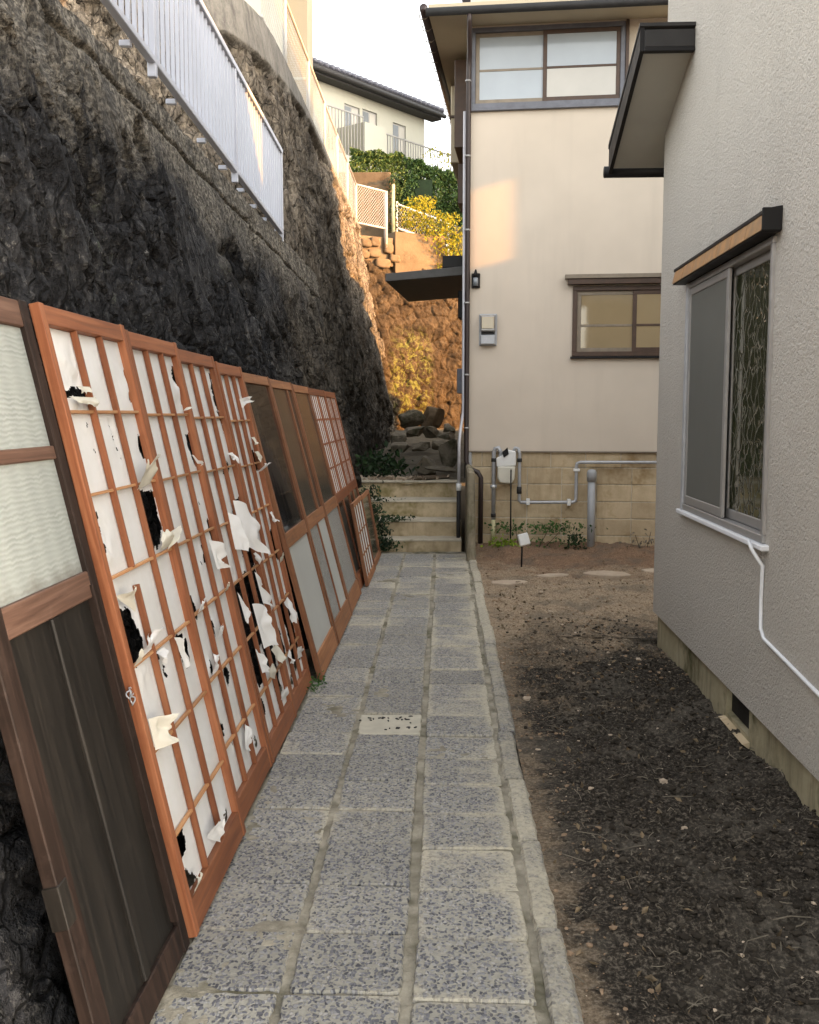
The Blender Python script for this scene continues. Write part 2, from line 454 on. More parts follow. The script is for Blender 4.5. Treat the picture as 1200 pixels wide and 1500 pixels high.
MT['black_metal'] = m_plain('black_metal', (0.008, 0.0075, 0.008), 0.55, 0.2, 8.0, 0.05, 0, 0.25)
MT['dark_metal'] = m_plain('charcoal_metal', (0.030, 0.029, 0.029), 0.6, 0.2, 8.0, 0.05, 0, 0.25)
MT['canopy'] = m_plain('grey_canopy_metal', (0.062, 0.060, 0.058), 0.55, 0.2, 8.0, 0.05, 0, 0.3)
MT['brown_pipe'] = m_plain('brown_plastic_pipe', (0.032, 0.020, 0.018), 0.45, 0.15, 6.0, 0, 0, 0.5)
MT['brown_frame'] = m_plain('brown_window_frame', (0.062, 0.034, 0.021), 0.5, 0.25, 10.0, 0.05, 0, 0.45)
MT['bronze_frame'] = m_plain('faded_bronze_frame', (0.20, 0.165, 0.125), 0.45, 0.15, 10.0, 0.05, 0.3, 0.45)
MT['slate_frame'] = m_plain('slate_blue_frame', (0.12, 0.125, 0.15), 0.45, 0.2, 9.0, 0.05, 0, 0.45)
MT['copper'] = m_plain('copper_hood', (0.30, 0.165, 0.065), 0.35, 0.5, 14.0, 0.06, 0.6, 0.5)
MT['alu'] = m_plain('brushed_aluminium', (0.36, 0.35, 0.34), 0.42, 0.08, 14.0, 0.03, 0.5, 0.4)
MT['white_paint'] = m_plain('white_paint', (0.74, 0.75, 0.77), 0.45, 0.05, 3.0, 0.03)
MT['fence_white'] = m_plain('fence_white_paint', (0.39, 0.41, 0.475), 0.4, 0.06, 2.0, 0.02)
MT['mesh_white'] = m_plain('mesh_fence_coating', (0.34, 0.33, 0.315), 0.45, 0.08, 2.0)
MT['white_plastic'] = m_plain('white_plastic', (0.72, 0.72, 0.70), 0.4, 0.05, 8.0)
MT['grey_plastic'] = m_plain('grey_plastic', (0.36, 0.37, 0.385), 0.4, 0.08, 8.0)
MT['galv'] = m_plain('galvanised_pipe', (0.42, 0.43, 0.45), 0.45, 0.12, 12.0, 0.03, 0.3)
MT['pipe_light'] = m_plain('pale_conduit', (0.52, 0.51, 0.53), 0.4, 0.1, 5.0, 0.02, 0.2)
MT['meter_body'] = m_plain('ivory_meter_casing', (0.60, 0.575, 0.49), 0.5, 0.06, 10.0)
MT['screen'] = m_plain('insect_screen', (0.115, 0.117, 0.105), 0.55, 0.06, 2.0, 0.25, 0, 0.4, 400.0, 0.001)
MT['hammer'] = m_glass_dark('hammered_glass', (0.036, 0.038, 0.020), 0.06, 'hammer', 0.8)
MT['pane_blue'] = m_glass_dark('frosted_upper_pane', (0.34, 0.38, 0.42), 0.10, 'wave', 0.7)
MT['pane_pale'] = m_glass_dark('curtained_pane', (0.46, 0.44, 0.40), 0.12, 'wave', 0.6)
MT['pane_gold'] = m_glass_dark('gold_reflection_blind', (0.29, 0.22, 0.125), 0.05, 'wave', 0.9)  # blind colour lightened to gold to stand for the warm window reflection
MT['pane_dark'] = m_glass_dark('dark_door_glass', (0.016, 0.016, 0.017), 0.05, 'wave', 0.7)
MT['pane_olive'] = m_glass_dark('dusty_olive_glass', (0.058, 0.054, 0.044), 0.14, 'wave', 0.55)
MT['pane_frost'] = m_glass_dark('frosted_door_glass', (0.46, 0.48, 0.465), 0.45, None, 0.4)
MT['pane_fern'] = m_glass_dark('patterned_door_glass', (0.34, 0.355, 0.345), 0.25, 'fern', 0.6)
MT['pane_far'] = m_glass_dark('far_window_glass', (0.20, 0.22, 0.24), 0.1, None, 0.7)
MT['ripple'] = m_ripple('rippled_glass')
MT['paper'] = m_paper('shoji_paper')
MT['paper_old'] = m_plain('yellowed_paper', (0.58, 0.555, 0.475), 0.9, 0.1, 9.0, 0.15, 0, 0.1, 30.0, 0.006)
OC = ((0.145, 0.048, 0.021), (0.25, 0.090, 0.040), (0.335, 0.138, 0.065))
MT['wood_v'] = m_wood('orange_cedar_upright', *OC, True)
MT['wood_h'] = m_wood('orange_cedar_rail', *OC, False)
MT['wood_bar'] = m_wood('pale_lattice_bar', (0.32, 0.145, 0.06), (0.46, 0.235, 0.105), (0.56, 0.32, 0.16), False)
BC = ((0.12, 0.050, 0.026), (0.22, 0.092, 0.044), (0.30, 0.14, 0.07))
MT['brown_v'] = m_wood('aged_brown_upright', *BC, True, 0.5, 0.35, 0.5)
MT['brown_h'] = m_wood('aged_brown_rail', (0.18, 0.078, 0.036), (0.31, 0.135, 0.06), (0.40, 0.20, 0.10), False, 0.5, 0.35, 0.4)
DC = ((0.010, 0.0065, 0.005), (0.023, 0.0135, 0.010), (0.050, 0.030, 0.022))
MT['dark_v'] = m_wood('weathered_dark_upright', *DC, True, 0.55, 0.3, 0.5)
MT['dark_h'] = m_wood('weathered_brown_rail', (0.055, 0.030, 0.021), (0.105, 0.058, 0.040), (0.165, 0.10, 0.072), False, 0.55, 0.3, 0.4)
MT['panel_v'] = m_wood('blackened_panel', (0.006, 0.0053, 0.0045), (0.013, 0.011, 0.009), (0.027, 0.022, 0.017), True, 0.45, 0.4, 0.4)
MT['flag'] = m_concrete('buff_flagstone', (0.42, 0.34, 0.26), (0.56, 0.47, 0.37), 6.0, 0.0, bump=0.3, vert=False)
MT['decor'] = m_plain('decor', (0.50, 0.465, 0.375), 0.85, 0.1, 14.0, 0.2)
MT['leaf_dark'] = m_leaf('dark_leaf', [(0.012, 0.025, 0.012), (0.025, 0.05, 0.02), (0.045, 0.085, 0.03)])
MT['leaf_hedge'] = m_leaf('hedge_leaf', [(0.020, 0.042, 0.014), (0.040, 0.085, 0.022), (0.075, 0.13, 0.03), (0.13, 0.17, 0.04)])
MT['leaf_yellow'] = m_leaf('yellow_leaf', [(0.13, 0.15, 0.012), (0.30, 0.27, 0.015), (0.44, 0.36, 0.02), (0.20, 0.25, 0.025)], 0.4)
MT['leaf_bright'] = m_leaf('bright_leaf', [(0.14, 0.24, 0.02), (0.24, 0.36, 0.03), (0.35, 0.45, 0.05)], 0.3)
MT['leaf_green'] = m_leaf('green_leaf', [(0.03, 0.075, 0.02), (0.06, 0.14, 0.035), (0.10, 0.19, 0.05)], 0.3)
MT['litter'] = m_plain('dead_leaf', (0.17, 0.125, 0.075), 0.8, 0.5, 30.0)
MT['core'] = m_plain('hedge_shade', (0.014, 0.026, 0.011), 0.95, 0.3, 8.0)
MT['bark'] = m_plain('bark', (0.10, 0.075, 0.05), 0.9, 0.3, 20.0, 0.5)
MT['tile_roof'] = m_plain('blue_grey_roof_tile', (0.11, 0.115, 0.15), 0.4, 0.2, 5.0, 0.1, 0, 0.5)
MT['pale_wall'] = m_stucco('pale_house_wall', (0.44, 0.435, 0.375), 60.0, 0.15, 0.004, 0.06)
MT['beige_wall'] = m_stucco('beige_building_wall', (0.33, 0.275, 0.195), 60.0, 0.15, 0.004, 0.06)
MT['bamboo'] = m_plain('bamboo_pole', (0.46, 0.42, 0.24), 0.5, 0.15, 10.0)

# ------------------------------------------------------------------ mesh helpers
class MB:
    def __init__(self):
        self.v, self.f = [], []
    def add(self, vs_, fs):
        o = len(self.v)
        self.v += [tuple(map(float, p)) for p in vs_]
        self.f += [tuple(i + o for i in f) for f in fs]
        return self
    def box(self, x0, x1, y0, y1, z0, z1):
        return self.add([(x0, y0, z0), (x1, y0, z0), (x1, y1, z0), (x0, y1, z0), (x0, y0, z1), (x1, y0, z1), (x1, y1, z1), (x0, y1, z1)],
                        [(0, 3, 2, 1), (4, 5, 6, 7), (0, 1, 5, 4), (1, 2, 6, 5), (2, 3, 7, 6), (3, 0, 4, 7)])
    def hexa(self, p):
        return self.add(p, [(0, 3, 2, 1), (4, 5, 6, 7), (0, 1, 5, 4), (1, 2, 6, 5), (2, 3, 7, 6), (3, 0, 4, 7)])
    def prism(self, poly, axis, a, b):
        n = len(poly)
        def P(p, t):
            return (t, p[0], p[1]) if axis == 'x' else ((p[0], t, p[1]) if axis == 'y' else (p[0], p[1], t))
        vs_ = [P(p, a) for p in poly] + [P(p, b) for p in poly]
        fs = [tuple(range(n))[::-1], tuple(range(n, 2 * n))] + [(i, (i + 1) % n, n + (i + 1) % n, n + i) for i in range(n)]
        return self.add(vs_, fs)
    def tube(self, pts, r, n=10, cap=True):
        pts = [Vector(p) for p in pts]
        rs = r if isinstance(r, (list, tuple)) else [r] * len(pts)
        rings = []
        prev = None
        for i, p in enumerate(pts):
            d = (pts[min(i + 1, len(pts) - 1)] - pts[max(i - 1, 0)]).normalized()
            if prev is None:
                a = d.orthogonal().normalized()
            else:
                a = (prev - d * prev.dot(d))
                a = a.normalized() if a.length > 1e-6 else d.orthogonal().normalized()
            prev = a
            b = d.cross(a)
            rings.append([p + (a * math.cos(2 * math.pi * k / n) + b * math.sin(2 * math.pi * k / n)) * rs[i] for k in range(n)])
        vs_ = [q for rg in rings for q in rg]
        fs = []
        for i in range(len(pts) - 1):
            for k in range(n):
                fs.append((i * n + k, i * n + (k + 1) % n, (i + 1) * n + (k + 1) % n, (i + 1) * n + k))
        if cap:
            fs.append(tuple(range(n))[::-1])
            fs.append(tuple(range((len(pts) - 1) * n, len(pts) * n)))
        return self.add(vs_, fs)
    def build(self, name, mat, parent=None, smooth=False, bevel=0.0):
        me = bpy.data.meshes.new(name)
        me.from_pydata(self.v, [], self.f)
        me.update()
        return link(name, me, mat, parent, smooth, bevel)

def link(name, me, mat, parent=None, smooth=False, bevel=0.0):
    if mat is not None and len(me.materials) == 0:
        me.materials.append(MT[mat] if isinstance(mat, str) else mat)
    if smooth:
        me.polygons.foreach_set('use_smooth', [True] * len(me.polygons))
    o = bpy.data.objects.new(name, me)
    COL.objects.link(o)
    if parent is not None:
        o.parent = parent
    if bevel:
        b = o.modifiers.new('bevel', 'BEVEL')
        b.width = bevel
        b.segments = 1
        b.limit_method = 'ANGLE'
    return o

def grid_mesh(name, P, mat, parent=None, smooth=True, keep=None):
    """P: array (n, m, 3)"""
    n, m = P.shape[:2]
    v = P.reshape(-1, 3)
    idx = np.arange(n * m).reshape(n, m)
    f = np.stack([idx[:-1, :-1], idx[1:, :-1], idx[1:, 1:], idx[:-1, 1:]], -1).reshape(-1, 4)
    if keep is not None:
        f = f[keep.reshape(-1)]
    me = bpy.data.meshes.new(name)
    me.from_pydata(v.tolist(), [], f.tolist())
    me.update()
    return link(name, me, mat, parent, smooth)

def tag(o, label, cat, group=None):
    o['label'] = label
    o['category'] = cat
    if group: o['group'] = group
    return o
def kind(o, k):
    o['kind'] = k
    return o
def empty(name, loc=(0, 0, 0), mat=None):
    o = bpy.data.objects.new(name, None)
    o.empty_display_size = 0.2
    COL.objects.link(o)
    if mat is not None: o.matrix_world = mat
    else: o.location = loc
    return o
def thing(name, label, cat, group=None, loc=(0, 0, 0), mat=None):
    return tag(empty(name, loc, mat), label, cat, group)
def bx(name, mat, parent, x0, x1, y0, y1, z0, z1, bevel=0.003):
    return MB().box(x0, x1, y0, y1, z0, z1).build(name, mat, parent, False, bevel)

def leaves(name, centers, size, mat, parent=None, droop=0.5, var=0.5, seed=1, aspect=0.55):
    """each leaf: two triangles folded on the midrib"""
    r = np.random.default_rng(seed)
    c = np.asarray(centers)
    n = len(c)
    d = r.normal(size=(n, 3)); d[:, 2] -= droop
    d /= np.linalg.norm(d, axis=1)[:, None]
    s = np.cross(d, r.normal(size=(n, 3)))
    s /= np.linalg.norm(s, axis=1)[:, None] + 1e-9
    nn = np.cross(d, s)
    L = size * (1 + var * (r.random(n) - 0.5) * 2)[:, None]
    a = c - d * L * 0.5
    b = c + d * L * 0.5
    e = c + s * L * aspect * 0.5 + nn * L * 0.10
    g = c - s * L * aspect * 0.5 + nn * L * 0.10
    v = np.stack([a, e, b, g], 1).reshape(-1, 3)
    i = np.arange(n) * 4
    f = np.concatenate([np.stack([i, i + 1, i + 2], 1), np.stack([i, i + 2, i + 3], 1)])
    me = bpy.data.meshes.new(name)
    me.from_pydata(v.tolist(), [], f.tolist())
    me.update()
    return link(name, me, mat, parent, False)

def rock_mesh(name, dims, seed, rough=0.18, sub=3, boxy=0.5, planes=0):
    bm = bmesh.new()
    bmesh.ops.create_icosphere(bm, subdivisions=sub, radius=1.0)
    co = np.array([v.co[:] for v in bm.verts])
    k = np.max(np.abs(co), axis=1)[:, None]
    co = co * (1 - boxy) + (co / k) * boxy * 0.92
    if planes:
        rp = np.random.default_rng(seed)
        for _ in range(planes):
            nn = rp.normal(size=3); nn /= np.linalg.norm(nn)
            dd_ = rp.uniform(.55, .85)
            pr = co @ nn
            co = co - np.maximum(pr - dd_, 0)[:, None] * nn[None]
    q = co * 1.4 + seed * 3.7
    nn = fbm(q[:, 0], q[:, 1], q[:, 2], 4, seed)
    co = co * (1 + rough * nn[:, None]) * np.array(dims)[None] * 0.5
    for v, c in zip(bm.verts, co): v.co = c
    me = bpy.data.meshes.new(name)
    bm.to_mesh(me); bm.free()
    return me

# ================================================================== SETTING
g = MB().add([(-300, -300, -0.12), (300, -300, -0.12), (300, 300, -0.12), (-300, 300, -0.12)], [(0, 1, 2, 3)]).build('ground', 'earth')
kind(g, 'structure')

# ---- soil yard between the kerb and the grey house
def soil_h(x, y):
    h = 0.030 * fbm(x * 1.3, y * 1.3, 0, 4, 3) + 0.016 * fbm(x * 7, y * 7, 0, 4, 5) + 0.010 * ridge(x * 22, y * 22, 0, 3, 9)
    h = h + 0.05 * np.clip((x - 0.95) / 0.5, 0, 1) * np.clip((6.5 - y) / 2, 0, 1) * (0.6 + 0.6 * fbm(x * 2, y * 2, 0, 3, 21))
    h = h * np.clip((x - 0.36) / 0.25, 0.15, 1)
    h = h + 0.05 * np.clip((y - 10.3) / 0.9, 0, 1)
    return h - 0.012
xs = np.linspace(0.345, 1.62, 105); ys = np.linspace(1.6, 11.5, 780)
X_, Y_ = np.meshgrid(xs, ys)
X_ = np.where(Y_ > 6.6, 0.345 + (X_ - 0.345) * 2.6, X_)
kind(grid_mesh('soil_yard', np.stack([X_, Y_, soil_h(X_, Y_)], -1), 'soil'), 'structure')

kind(MB().add([(-9, -14, -0.004), (6, -14, -0.004), (6, 0.88, -0.004), (-9, 0.88, -0.004)], [(0, 1, 2, 3)]).build('bounce_apron', 'tread'), 'structure')  # pale unseen apron added to bounce sunlight into the alley
# ---- paved path: sandy bed with three columns of square pebble slabs
xs = np.linspace(-1.05, 0.30, 120); ys = np.linspace(0.9, 10.85, 760)
X_, Y_ = np.meshgrid(xs, ys)
Z_ = -0.0105 + 0.0085 * fbm(X_ * 2.0, Y_ * 1.6, 0, 3, 91) + 0.004 * fbm(X_ * 22, Y_ * 22, 0, 3, 92) + 0.004 * np.clip((X_ - 0.14) / 0.12, 0, 1) - 0.03 * np.clip((-0.75 - X_) / 0.1, 0, 1)
bed = grid_mesh('paved_path', np.stack([X_, Y_, Z_], -1), 'joint')
kind(bed, 'structure')
cols = [(-0.738, -0.431), (-0.412, -0.104), (-0.078, 0.250)]
k_rows = range(-4, 28)
var_meshes = {}
for ci, (x0, x1) in enumerate(cols):
    for k in k_rows:
        y0 = 2.455 + 0.3035 * k + [0.012, 0.0, -0.02][ci] + random.uniform(-0.006, 0.006)
        if y0 < 0.9 or y0 + 0.29 > 10.84: continue
        w, l = x1 - x0, 0.2985
        vi = (ci == 2, random.randint(0, 5))
        if vi not in var_meshes:
            r = random.Random(vi[1] + 10 * vi[0])
            j = lambda a: r.uniform(-a, a)
            m_ = 9
            tl = [(-w / 2 + j(.004), -l / 2 + j(.002)), (w / 2 + j(.004), -l / 2 + j(.002)), (w / 2 + j(.004), l / 2 + j(.002)), (-w / 2 + j(.004), l / 2 + j(.002))]
            ring = []
            for q in range(4):
                a_, b_ = tl[q], tl[(q + 1) % 4]
                for i_ in range(m_):
                    f_ = i_ / m_
                    ch = 0.007 * r.random() ** 5 + 0.0015 * r.random() + (0.006 * r.random() if i_ == 0 else 0)
                    x_, y_ = a_[0] + (b_[0] - a_[0]) * f_, a_[1] + (b_[1] - a_[1]) * f_
                    k_ = 1 - ch / 0.15
                    ring.append((x_ * k_, y_ * k_))
            nr = len(ring)
            me = bpy.data.meshes.new('paving_slab')
            inn = [(x_ * .972, y_ * .972) for x_, y_ in ring]
            vv = [(x_, y_, -0.05) for x_, y_ in ring] + [(x_, y_, -0.005 - 0.002 * r.random()) for x_, y_ in ring] + [(x_, y_, 0.0) for x_, y_ in inn]
            ff = [tuple(range(2 * nr, 3 * nr))]
            for a_ in range(2):
                ff += [(a_ * nr + q, a_ * nr + (q + 1) % nr, (a_ + 1) * nr + (q + 1) % nr, (a_ + 1) * nr + q) for q in range(nr)]
            me.from_pydata(vv, [], ff)
            var_meshes[vi] = me
        pale = (ci == 1 and k == 7)
        me = var_meshes[vi]
        if pale: me = me.copy(); me.materials.clear()
        sandy = (ci == 2 and random.random() < 0.18) or random.random() < 0.04
        if not pale and sandy:
            key = ('s',) + vi
            if key not in var_meshes:
                m2 = me.copy(); m2.materials.clear(); var_meshes[key] = m2
            me = var_meshes[key]
        o = link('paving_slab', me, 'decor' if pale else ('pebble_sandy' if sandy else 'pebble'), bed, False, 0)
        o.location = ((x0 + x1) / 2 + random.uniform(-.004, .004), y0 + l / 2, random.uniform(-0.005, 0.003))
        o.rotation_euler = (random.uniform(-.010, .010), random.uniform(-.010, .010), random.uniform(-.012, .012))
        if pale:
            o['label'] = 'pale sand-coloured slab with dark pebble flower marks'
            r = random.Random(4)
            for q in range(30):
                a = r.choice([-0.09, -0.03, 0.045, 0.10]); b = r.choice([0.075, 0.075, -0.06])
                px, py = a + r.gauss(0, .022), b + r.gauss(0, .02)
                me2 = rock_mesh('pebble_inlay', (r.uniform(.012, .03), r.uniform(.008, .014), .008), q, .2, 1, 0)
                s = link('pebble_inlay', me2, 'dark_metal', o)
                s.location = (px, py, 0.002); s.rotation_euler = (0, 0, r.uniform(0, 6))
# ---- kerb stones
kp = kind(empty('path_kerb', (0, 0, 0)), 'structure')
y = 1.0
while y < 10.1:
    l = 0.598
    mk_ = 13
    sec = [(0.268, -0.1), (0.268, -0.004), (0.276, 0.010), (0.31, 0.013), (0.338, 0.009), (0.350, -0.006), (0.352, -0.1)]
    dz_ = random.uniform(-.006, .004)
    vv, ff = [], []
    for i_ in range(mk_):
        yy_ = y + .003 + (l - .006) * i_ / (mk_ - 1)
        for (a_, b_) in sec:
            sm = 0.0035 if b_ > -.05 else 0
            en = 0.006 if i_ in (0, mk_ - 1) and b_ > -.05 else 0
            vv.append((a_ + random.uniform(-sm, sm), yy_ + random.uniform(-.002, .002), b_ + dz_ + random.uniform(-sm, sm) * .7 - en * random.random()))
    ns_ = len(sec)
    for i_ in range(mk_ - 1):
        for q in range(ns_ - 1):
            ff.append((i_ * ns_ + q, i_ * ns_ + q + 1, (i_ + 1) * ns_ + q + 1, (i_ + 1) * ns_ + q))
    ff += [tuple(range(ns_)), tuple(range((mk_ - 1) * ns_, mk_ * ns_))[::-1]]
    o = MB().add(vv, [f_[::-1] for f_ in ff]).build('kerb_stone', 'kerb', kp, False, 0)
    o.location.x = random.uniform(-.008, .010)
    y += 0.602

# sand spread over the lower right of the path edge is carried by the slabs' own material
# ---- clods, twigs, pebbles of the soil
def scatter_rocks(name, n, region, smin, smax, mat, seed, sub=1, dens=None):
    r = np.random.default_rng(seed)
    base = [rock_mesh('tmp', (1, 1, 0.8), s, 0.5, sub, 0.1, 7) for s in range(6)]
    bv = [np.array([v.co[:] for v in b.vertices]) for b in base]
    bf = [np.array([p.vertices[:] for p in b.polygons]) for b in base]
    V, Fc, off = [], [], 0
    while len(V) < n:
        x = r.uniform(region[0], region[1]); yy = r.uniform(region[2], region[3])
        if dens is not None and r.random() > dens(x, yy): continue
        s = smin * (smax / smin) ** (r.random() ** 2.2)
        k = r.integers(6)
        a = r.uniform(0, 6.28)
        c, sn = math.cos(a), math.sin(a)
        v = bv[k] * s * np.array([r.uniform(.7, 1.3), r.uniform(.7, 1.3), r.uniform(.6, 1)])
        v = np.stack([v[:, 0] * c - v[:, 1] * sn, v[:, 0] * sn + v[:, 1] * c, v[:, 2]], 1)
        v += np.array([x, yy, float(soil_h(np.array(x), np.array(yy))) + s * 0.12])
        V.append(v); Fc.append(bf[k] + off); off += len(v)
    for b in base: bpy.data.meshes.remove(b)
    me = bpy.data.meshes.new(name)
    me.from_pydata(np.concatenate(V).tolist(), [], np.concatenate(Fc).tolist())
    me.update()
    o = link(name, me, mat)
    return kind(o, 'stuff')
dd = lambda x, yy: min(1, max(0.06, (x - 0.46) / 0.4)) * (1.0 if yy < 6 else 0.35)
o = scatter_rocks('soil_clods', 6500, (0.40, 1.42, 2.0, 7.4), 0.006, 0.036, 'clod', 11, 1, dd)
o['label'] = 'dark crumbly soil clods strewn over the yard'
o = scatter_rocks('dry_crumbs', 2600, (0.37, 2.2, 5.5, 11.1), 0.008, 0.03, 'clod_brown', 12, 1)
o['label'] = 'dry brown crumbs of earth near the far house'
o = scatter_rocks('brown_crumbs', 500, (0.35, 0.60, 2.0, 6.5), 0.005, 0.024, 'clod_brown', 14, 1)
o['label'] = 'brown earth crumbs along the kerb'
o = scatter_rocks('pale_grit', 260, (0.37, 1.40, 2.0, 8.5), 0.005, 0.022, 'flag', 13, 1)
o['label'] = 'small pale grit scattered in the dark soil'
o = scatter_rocks('yard_stones', 28, (0.40, 1.38, 2.1, 8.8), 0.018, 0.055, 'flag', 15, 2)
o['label'] = 'loose pale stones lying about the soil'
rl = np.random.default_rng(44)
lx, ly = rl.uniform(0.38, 1.40, 420), 2.0 + 7.0 * rl.random(420)
o = kind(leaves('dead_leaves', np.stack([lx, ly, soil_h(lx, ly) + .008], 1), 0.026, 'litter', None, 0, .6, 45), 'stuff')
o['label'] = 'shrivelled dead leaves on the soil'
mb = MB()
r = random.Random(5)
for i in range(520):
    x, yy = r.uniform(0.36, 1.42), 2.0 + 6.0 * r.random() ** 1.4
    L = r.uniform(.015, .05) if r.random() < .88 else r.uniform(.06, .16)
    a = r.uniform(0, 6.28); z = float(soil_h(np.array(x), np.array(yy))) + .008
    b = r.uniform(-.5, .5)
    p0 = (x, yy, z); p1 = (x + math.cos(a) * L / 2, yy + math.sin(a) * L / 2, z + r.uniform(0, .010)); p2 = (x + math.cos(a + b) * L, yy + math.sin(a + b) * L, z + r.uniform(-.004, .012))
    mb.tube([p0, p1, p2], r.uniform(.0009, .0022), 4)
o = kind(mb.build('dry_twigs', 'twig'), 'stuff'); o['label'] = 'dry straw and twigs littering the soil'

# ---- upper path behind the steps
xs = np.linspace(-1.25, 0.45, 60); ys = np.linspace(11.95, 24.5, 220)
X_, Y_ = np.meshgrid(xs, ys)
Z_ = 0.69 + np.clip((Y_ - 13.5) / 9.0, 0, 1) * 0.45 + 0.035 * fbm(X_ * 3, Y_ * 3, 0, 4, 31)
Z_ = np.where(Y_ < 12.2, np.minimum(Z_, 0.685), Z_)
kind(grid_mesh('upper_path', np.stack([X_, Y_, Z_], -1), 'earth'), 'structure')
# ---- hillside on which the far houses stand
hp = [(-40, 25.2), (40, 26.5), (60, 120), (-60, 120)]
mb = MB().add([(p[0], p[1], -0.1) for p in hp] + [(hp[0][0], hp[0][1], 6.4), (hp[1][0], hp[1][1], 6.2), (hp[2][0], hp[2][1], 16), (hp[3][0], hp[3][1], 16)],
              [(0, 3, 2, 1), (4, 5, 6, 7), (0, 1, 5, 4), (1, 2, 6, 5), (2, 3, 7, 6), (3, 0, 4, 7)])
kind(mb.build('hillside', 'earth'), 'structure')

# ================================================================== ROCK WALLS
# near black rock wall with a rough concrete band on top
nw = thing('rock_retaining_wall', 'black streaked rock retaining wall with concrete band, behind the leaning doors', 'wall')
ys = np.linspace(0.9, 11.6, 860); zs = np.linspace(-0.12, 3.14, 270)
Yg, Zg = np.meshgrid(ys, zs)
base = -0.90 - 0.19 * Zg
ed = np.clip((Zg + 0.5 * fbm(Yg * 0.9, Zg * 0.9, 0, 3, 41) - 2.45) / 0.2, 0, 1)
wy = Yg + 0.10 * fbm(Yg * 2, Zg * 2, 0, 3, 48) + 0.22 * Zg; wz = Zg + 0.15 * fbm(Yg * 2, Zg * 2, 0, 3, 49)
f1, g1 = facets(wy * 2.6, wz * 1.2, 401, 0.9)
f2, g2 = facets(wy * 8.0, wz * 3.0, 411, 0.9)
f3, g3 = facets(wy * 22.0, wz * 8.0, 421, 0.8)
dis = 0.05 * fbm(Yg * 1.2, Zg * 0.7, 0, 3, 42) + 0.05 * f1 + 0.042 * f2 + 0.024 * f3 - 0.03 * np.exp(-g1 / .06) - 0.022 * np.exp(-g2 / .07) - 0.012 * np.exp(-g3 / .1) - 0.03
dis = dis + 0.02 * ridge(wy * 16, wz * 4, 0, 3, 44) - 0.04 * crack(wy * 5, wz * .9, 0, 45, .05)
dis = np.minimum(dis, 0.075)
disc = 0.014 * fbm(Yg * 5, Zg * 5, 0, 4, 45) + 0.010 * facets(Yg * 26, Zg * 20, 431, .5)[0] - 0.008 * crack(Yg * 7, Zg * .8, 0, 46, .04) - 0.005
dis = dis * (1 - ed) + disc * ed
cr = np.abs(Zg - (2.905 + 0.022 * (9.2 - Yg) + 0.012 * fbm(Yg * 2.5, 0 * Yg, 0, 3, 47)))
dis = dis - 0.035 * np.clip(1 - cr / 0.022, 0, 1)
P = np.stack([base + dis, Yg, Zg], -1)
grid_mesh('rock_face', P, 'rock', nw)
bx('concrete_top', 'cap_conc', nw, -4.6, -1.60, 0.95, 11.2, 2.6, 3.13, 0)

# tall weathered wall beyond
tw = thing('tall_stone_wall', 'tall weathered brown rock wall rounding a corner beyond the white railing', 'wall')
pl = np.array([(-5.0, 8.2), (-3.6, 8.75), (-2.75, 9.3), (-2.25, 9.85), (-2.02, 10.5), (-1.95, 11.2), (-1.93, 12.2), (-1.93, 16.0), (-1.93, 22.4)])
# smooth resample
def resample(pl, n):
    pl = np.array(pl, float)
    for _ in range(3):
        q = np.empty((2 * len(pl) - 2, pl.shape[1]))
        q[0::2] = 0.75 * pl[:-1] + 0.25 * pl[1:]; q[1::2] = 0.25 * pl[:-1] + 0.75 * pl[1:]
        pl = np.concatenate([pl[:1], q, pl[-1:]])
    s = np.concatenate([[0], np.cumsum(np.linalg.norm(np.diff(pl, axis=0), axis=1))])
    t = np.linspace(0, s[-1], n)
    return np.stack([np.interp(t, s, pl[:, k]) for k in range(pl.shape[1])], 1), t
pts, tt = resample(pl, 700)
d = np.gradient(pts, axis=0); d /= np.linalg.norm(d, axis=1)[:, None]
nrm = np.stack([d[:, 1], -d[:, 0]], 1)
zs = np.linspace(0.0, 5.68, 230)
T, Zg = np.meshgrid(tt, zs)
off = 0.17 * (5.68 - Zg)
capz = 5.15 + 0.36 * np.clip((pts[:, 1][None] - 11.0) / 3.0, 0, 1)
cap = np.clip((Zg - capz) / 0.06, 0, 1)
wt = T + 0.12 * fbm(T * 2, Zg * 2, 0, 3, 56) + 0.10 * Zg
f1, g1 = facets(wt * 2.2, Zg * 0.9, 501, 0.9)
f2, g2 = facets(wt * 7.5, Zg * 2.2, 511, 0.9)
f3, g3 = facets(wt * 18.0, Zg * 6.0, 521, 0.8)
dis = 0.05 * fbm(T * 1.0, Zg * 0.6, 0, 3, 52) + 0.11 * f1 + 0.06 * f2 + 0.02 * f3 - 0.05 * np.exp(-g1 / .07) - 0.025 * np.exp(-g2 / .08)
dis = dis + 0.02 * ridge(wt * 12, Zg * 3, 0, 3, 54) - 0.04 * crack(wt * 4, Zg * .7, 0, 55, .05) - 0.01
dis = dis * (1 - cap) + cap * (0.05 + 0.006 * fbm(T * 5, Zg * 5, 0, 3, 55))
XX = pts[:, 0][None] + nrm[:, 0][None] * (off + dis)
YY = pts[:, 1][None] + nrm[:, 1][None] * (off + dis)
grid_mesh('rock_face', np.stack([XX, YY, Zg], -1), 'rock_tall', tw)
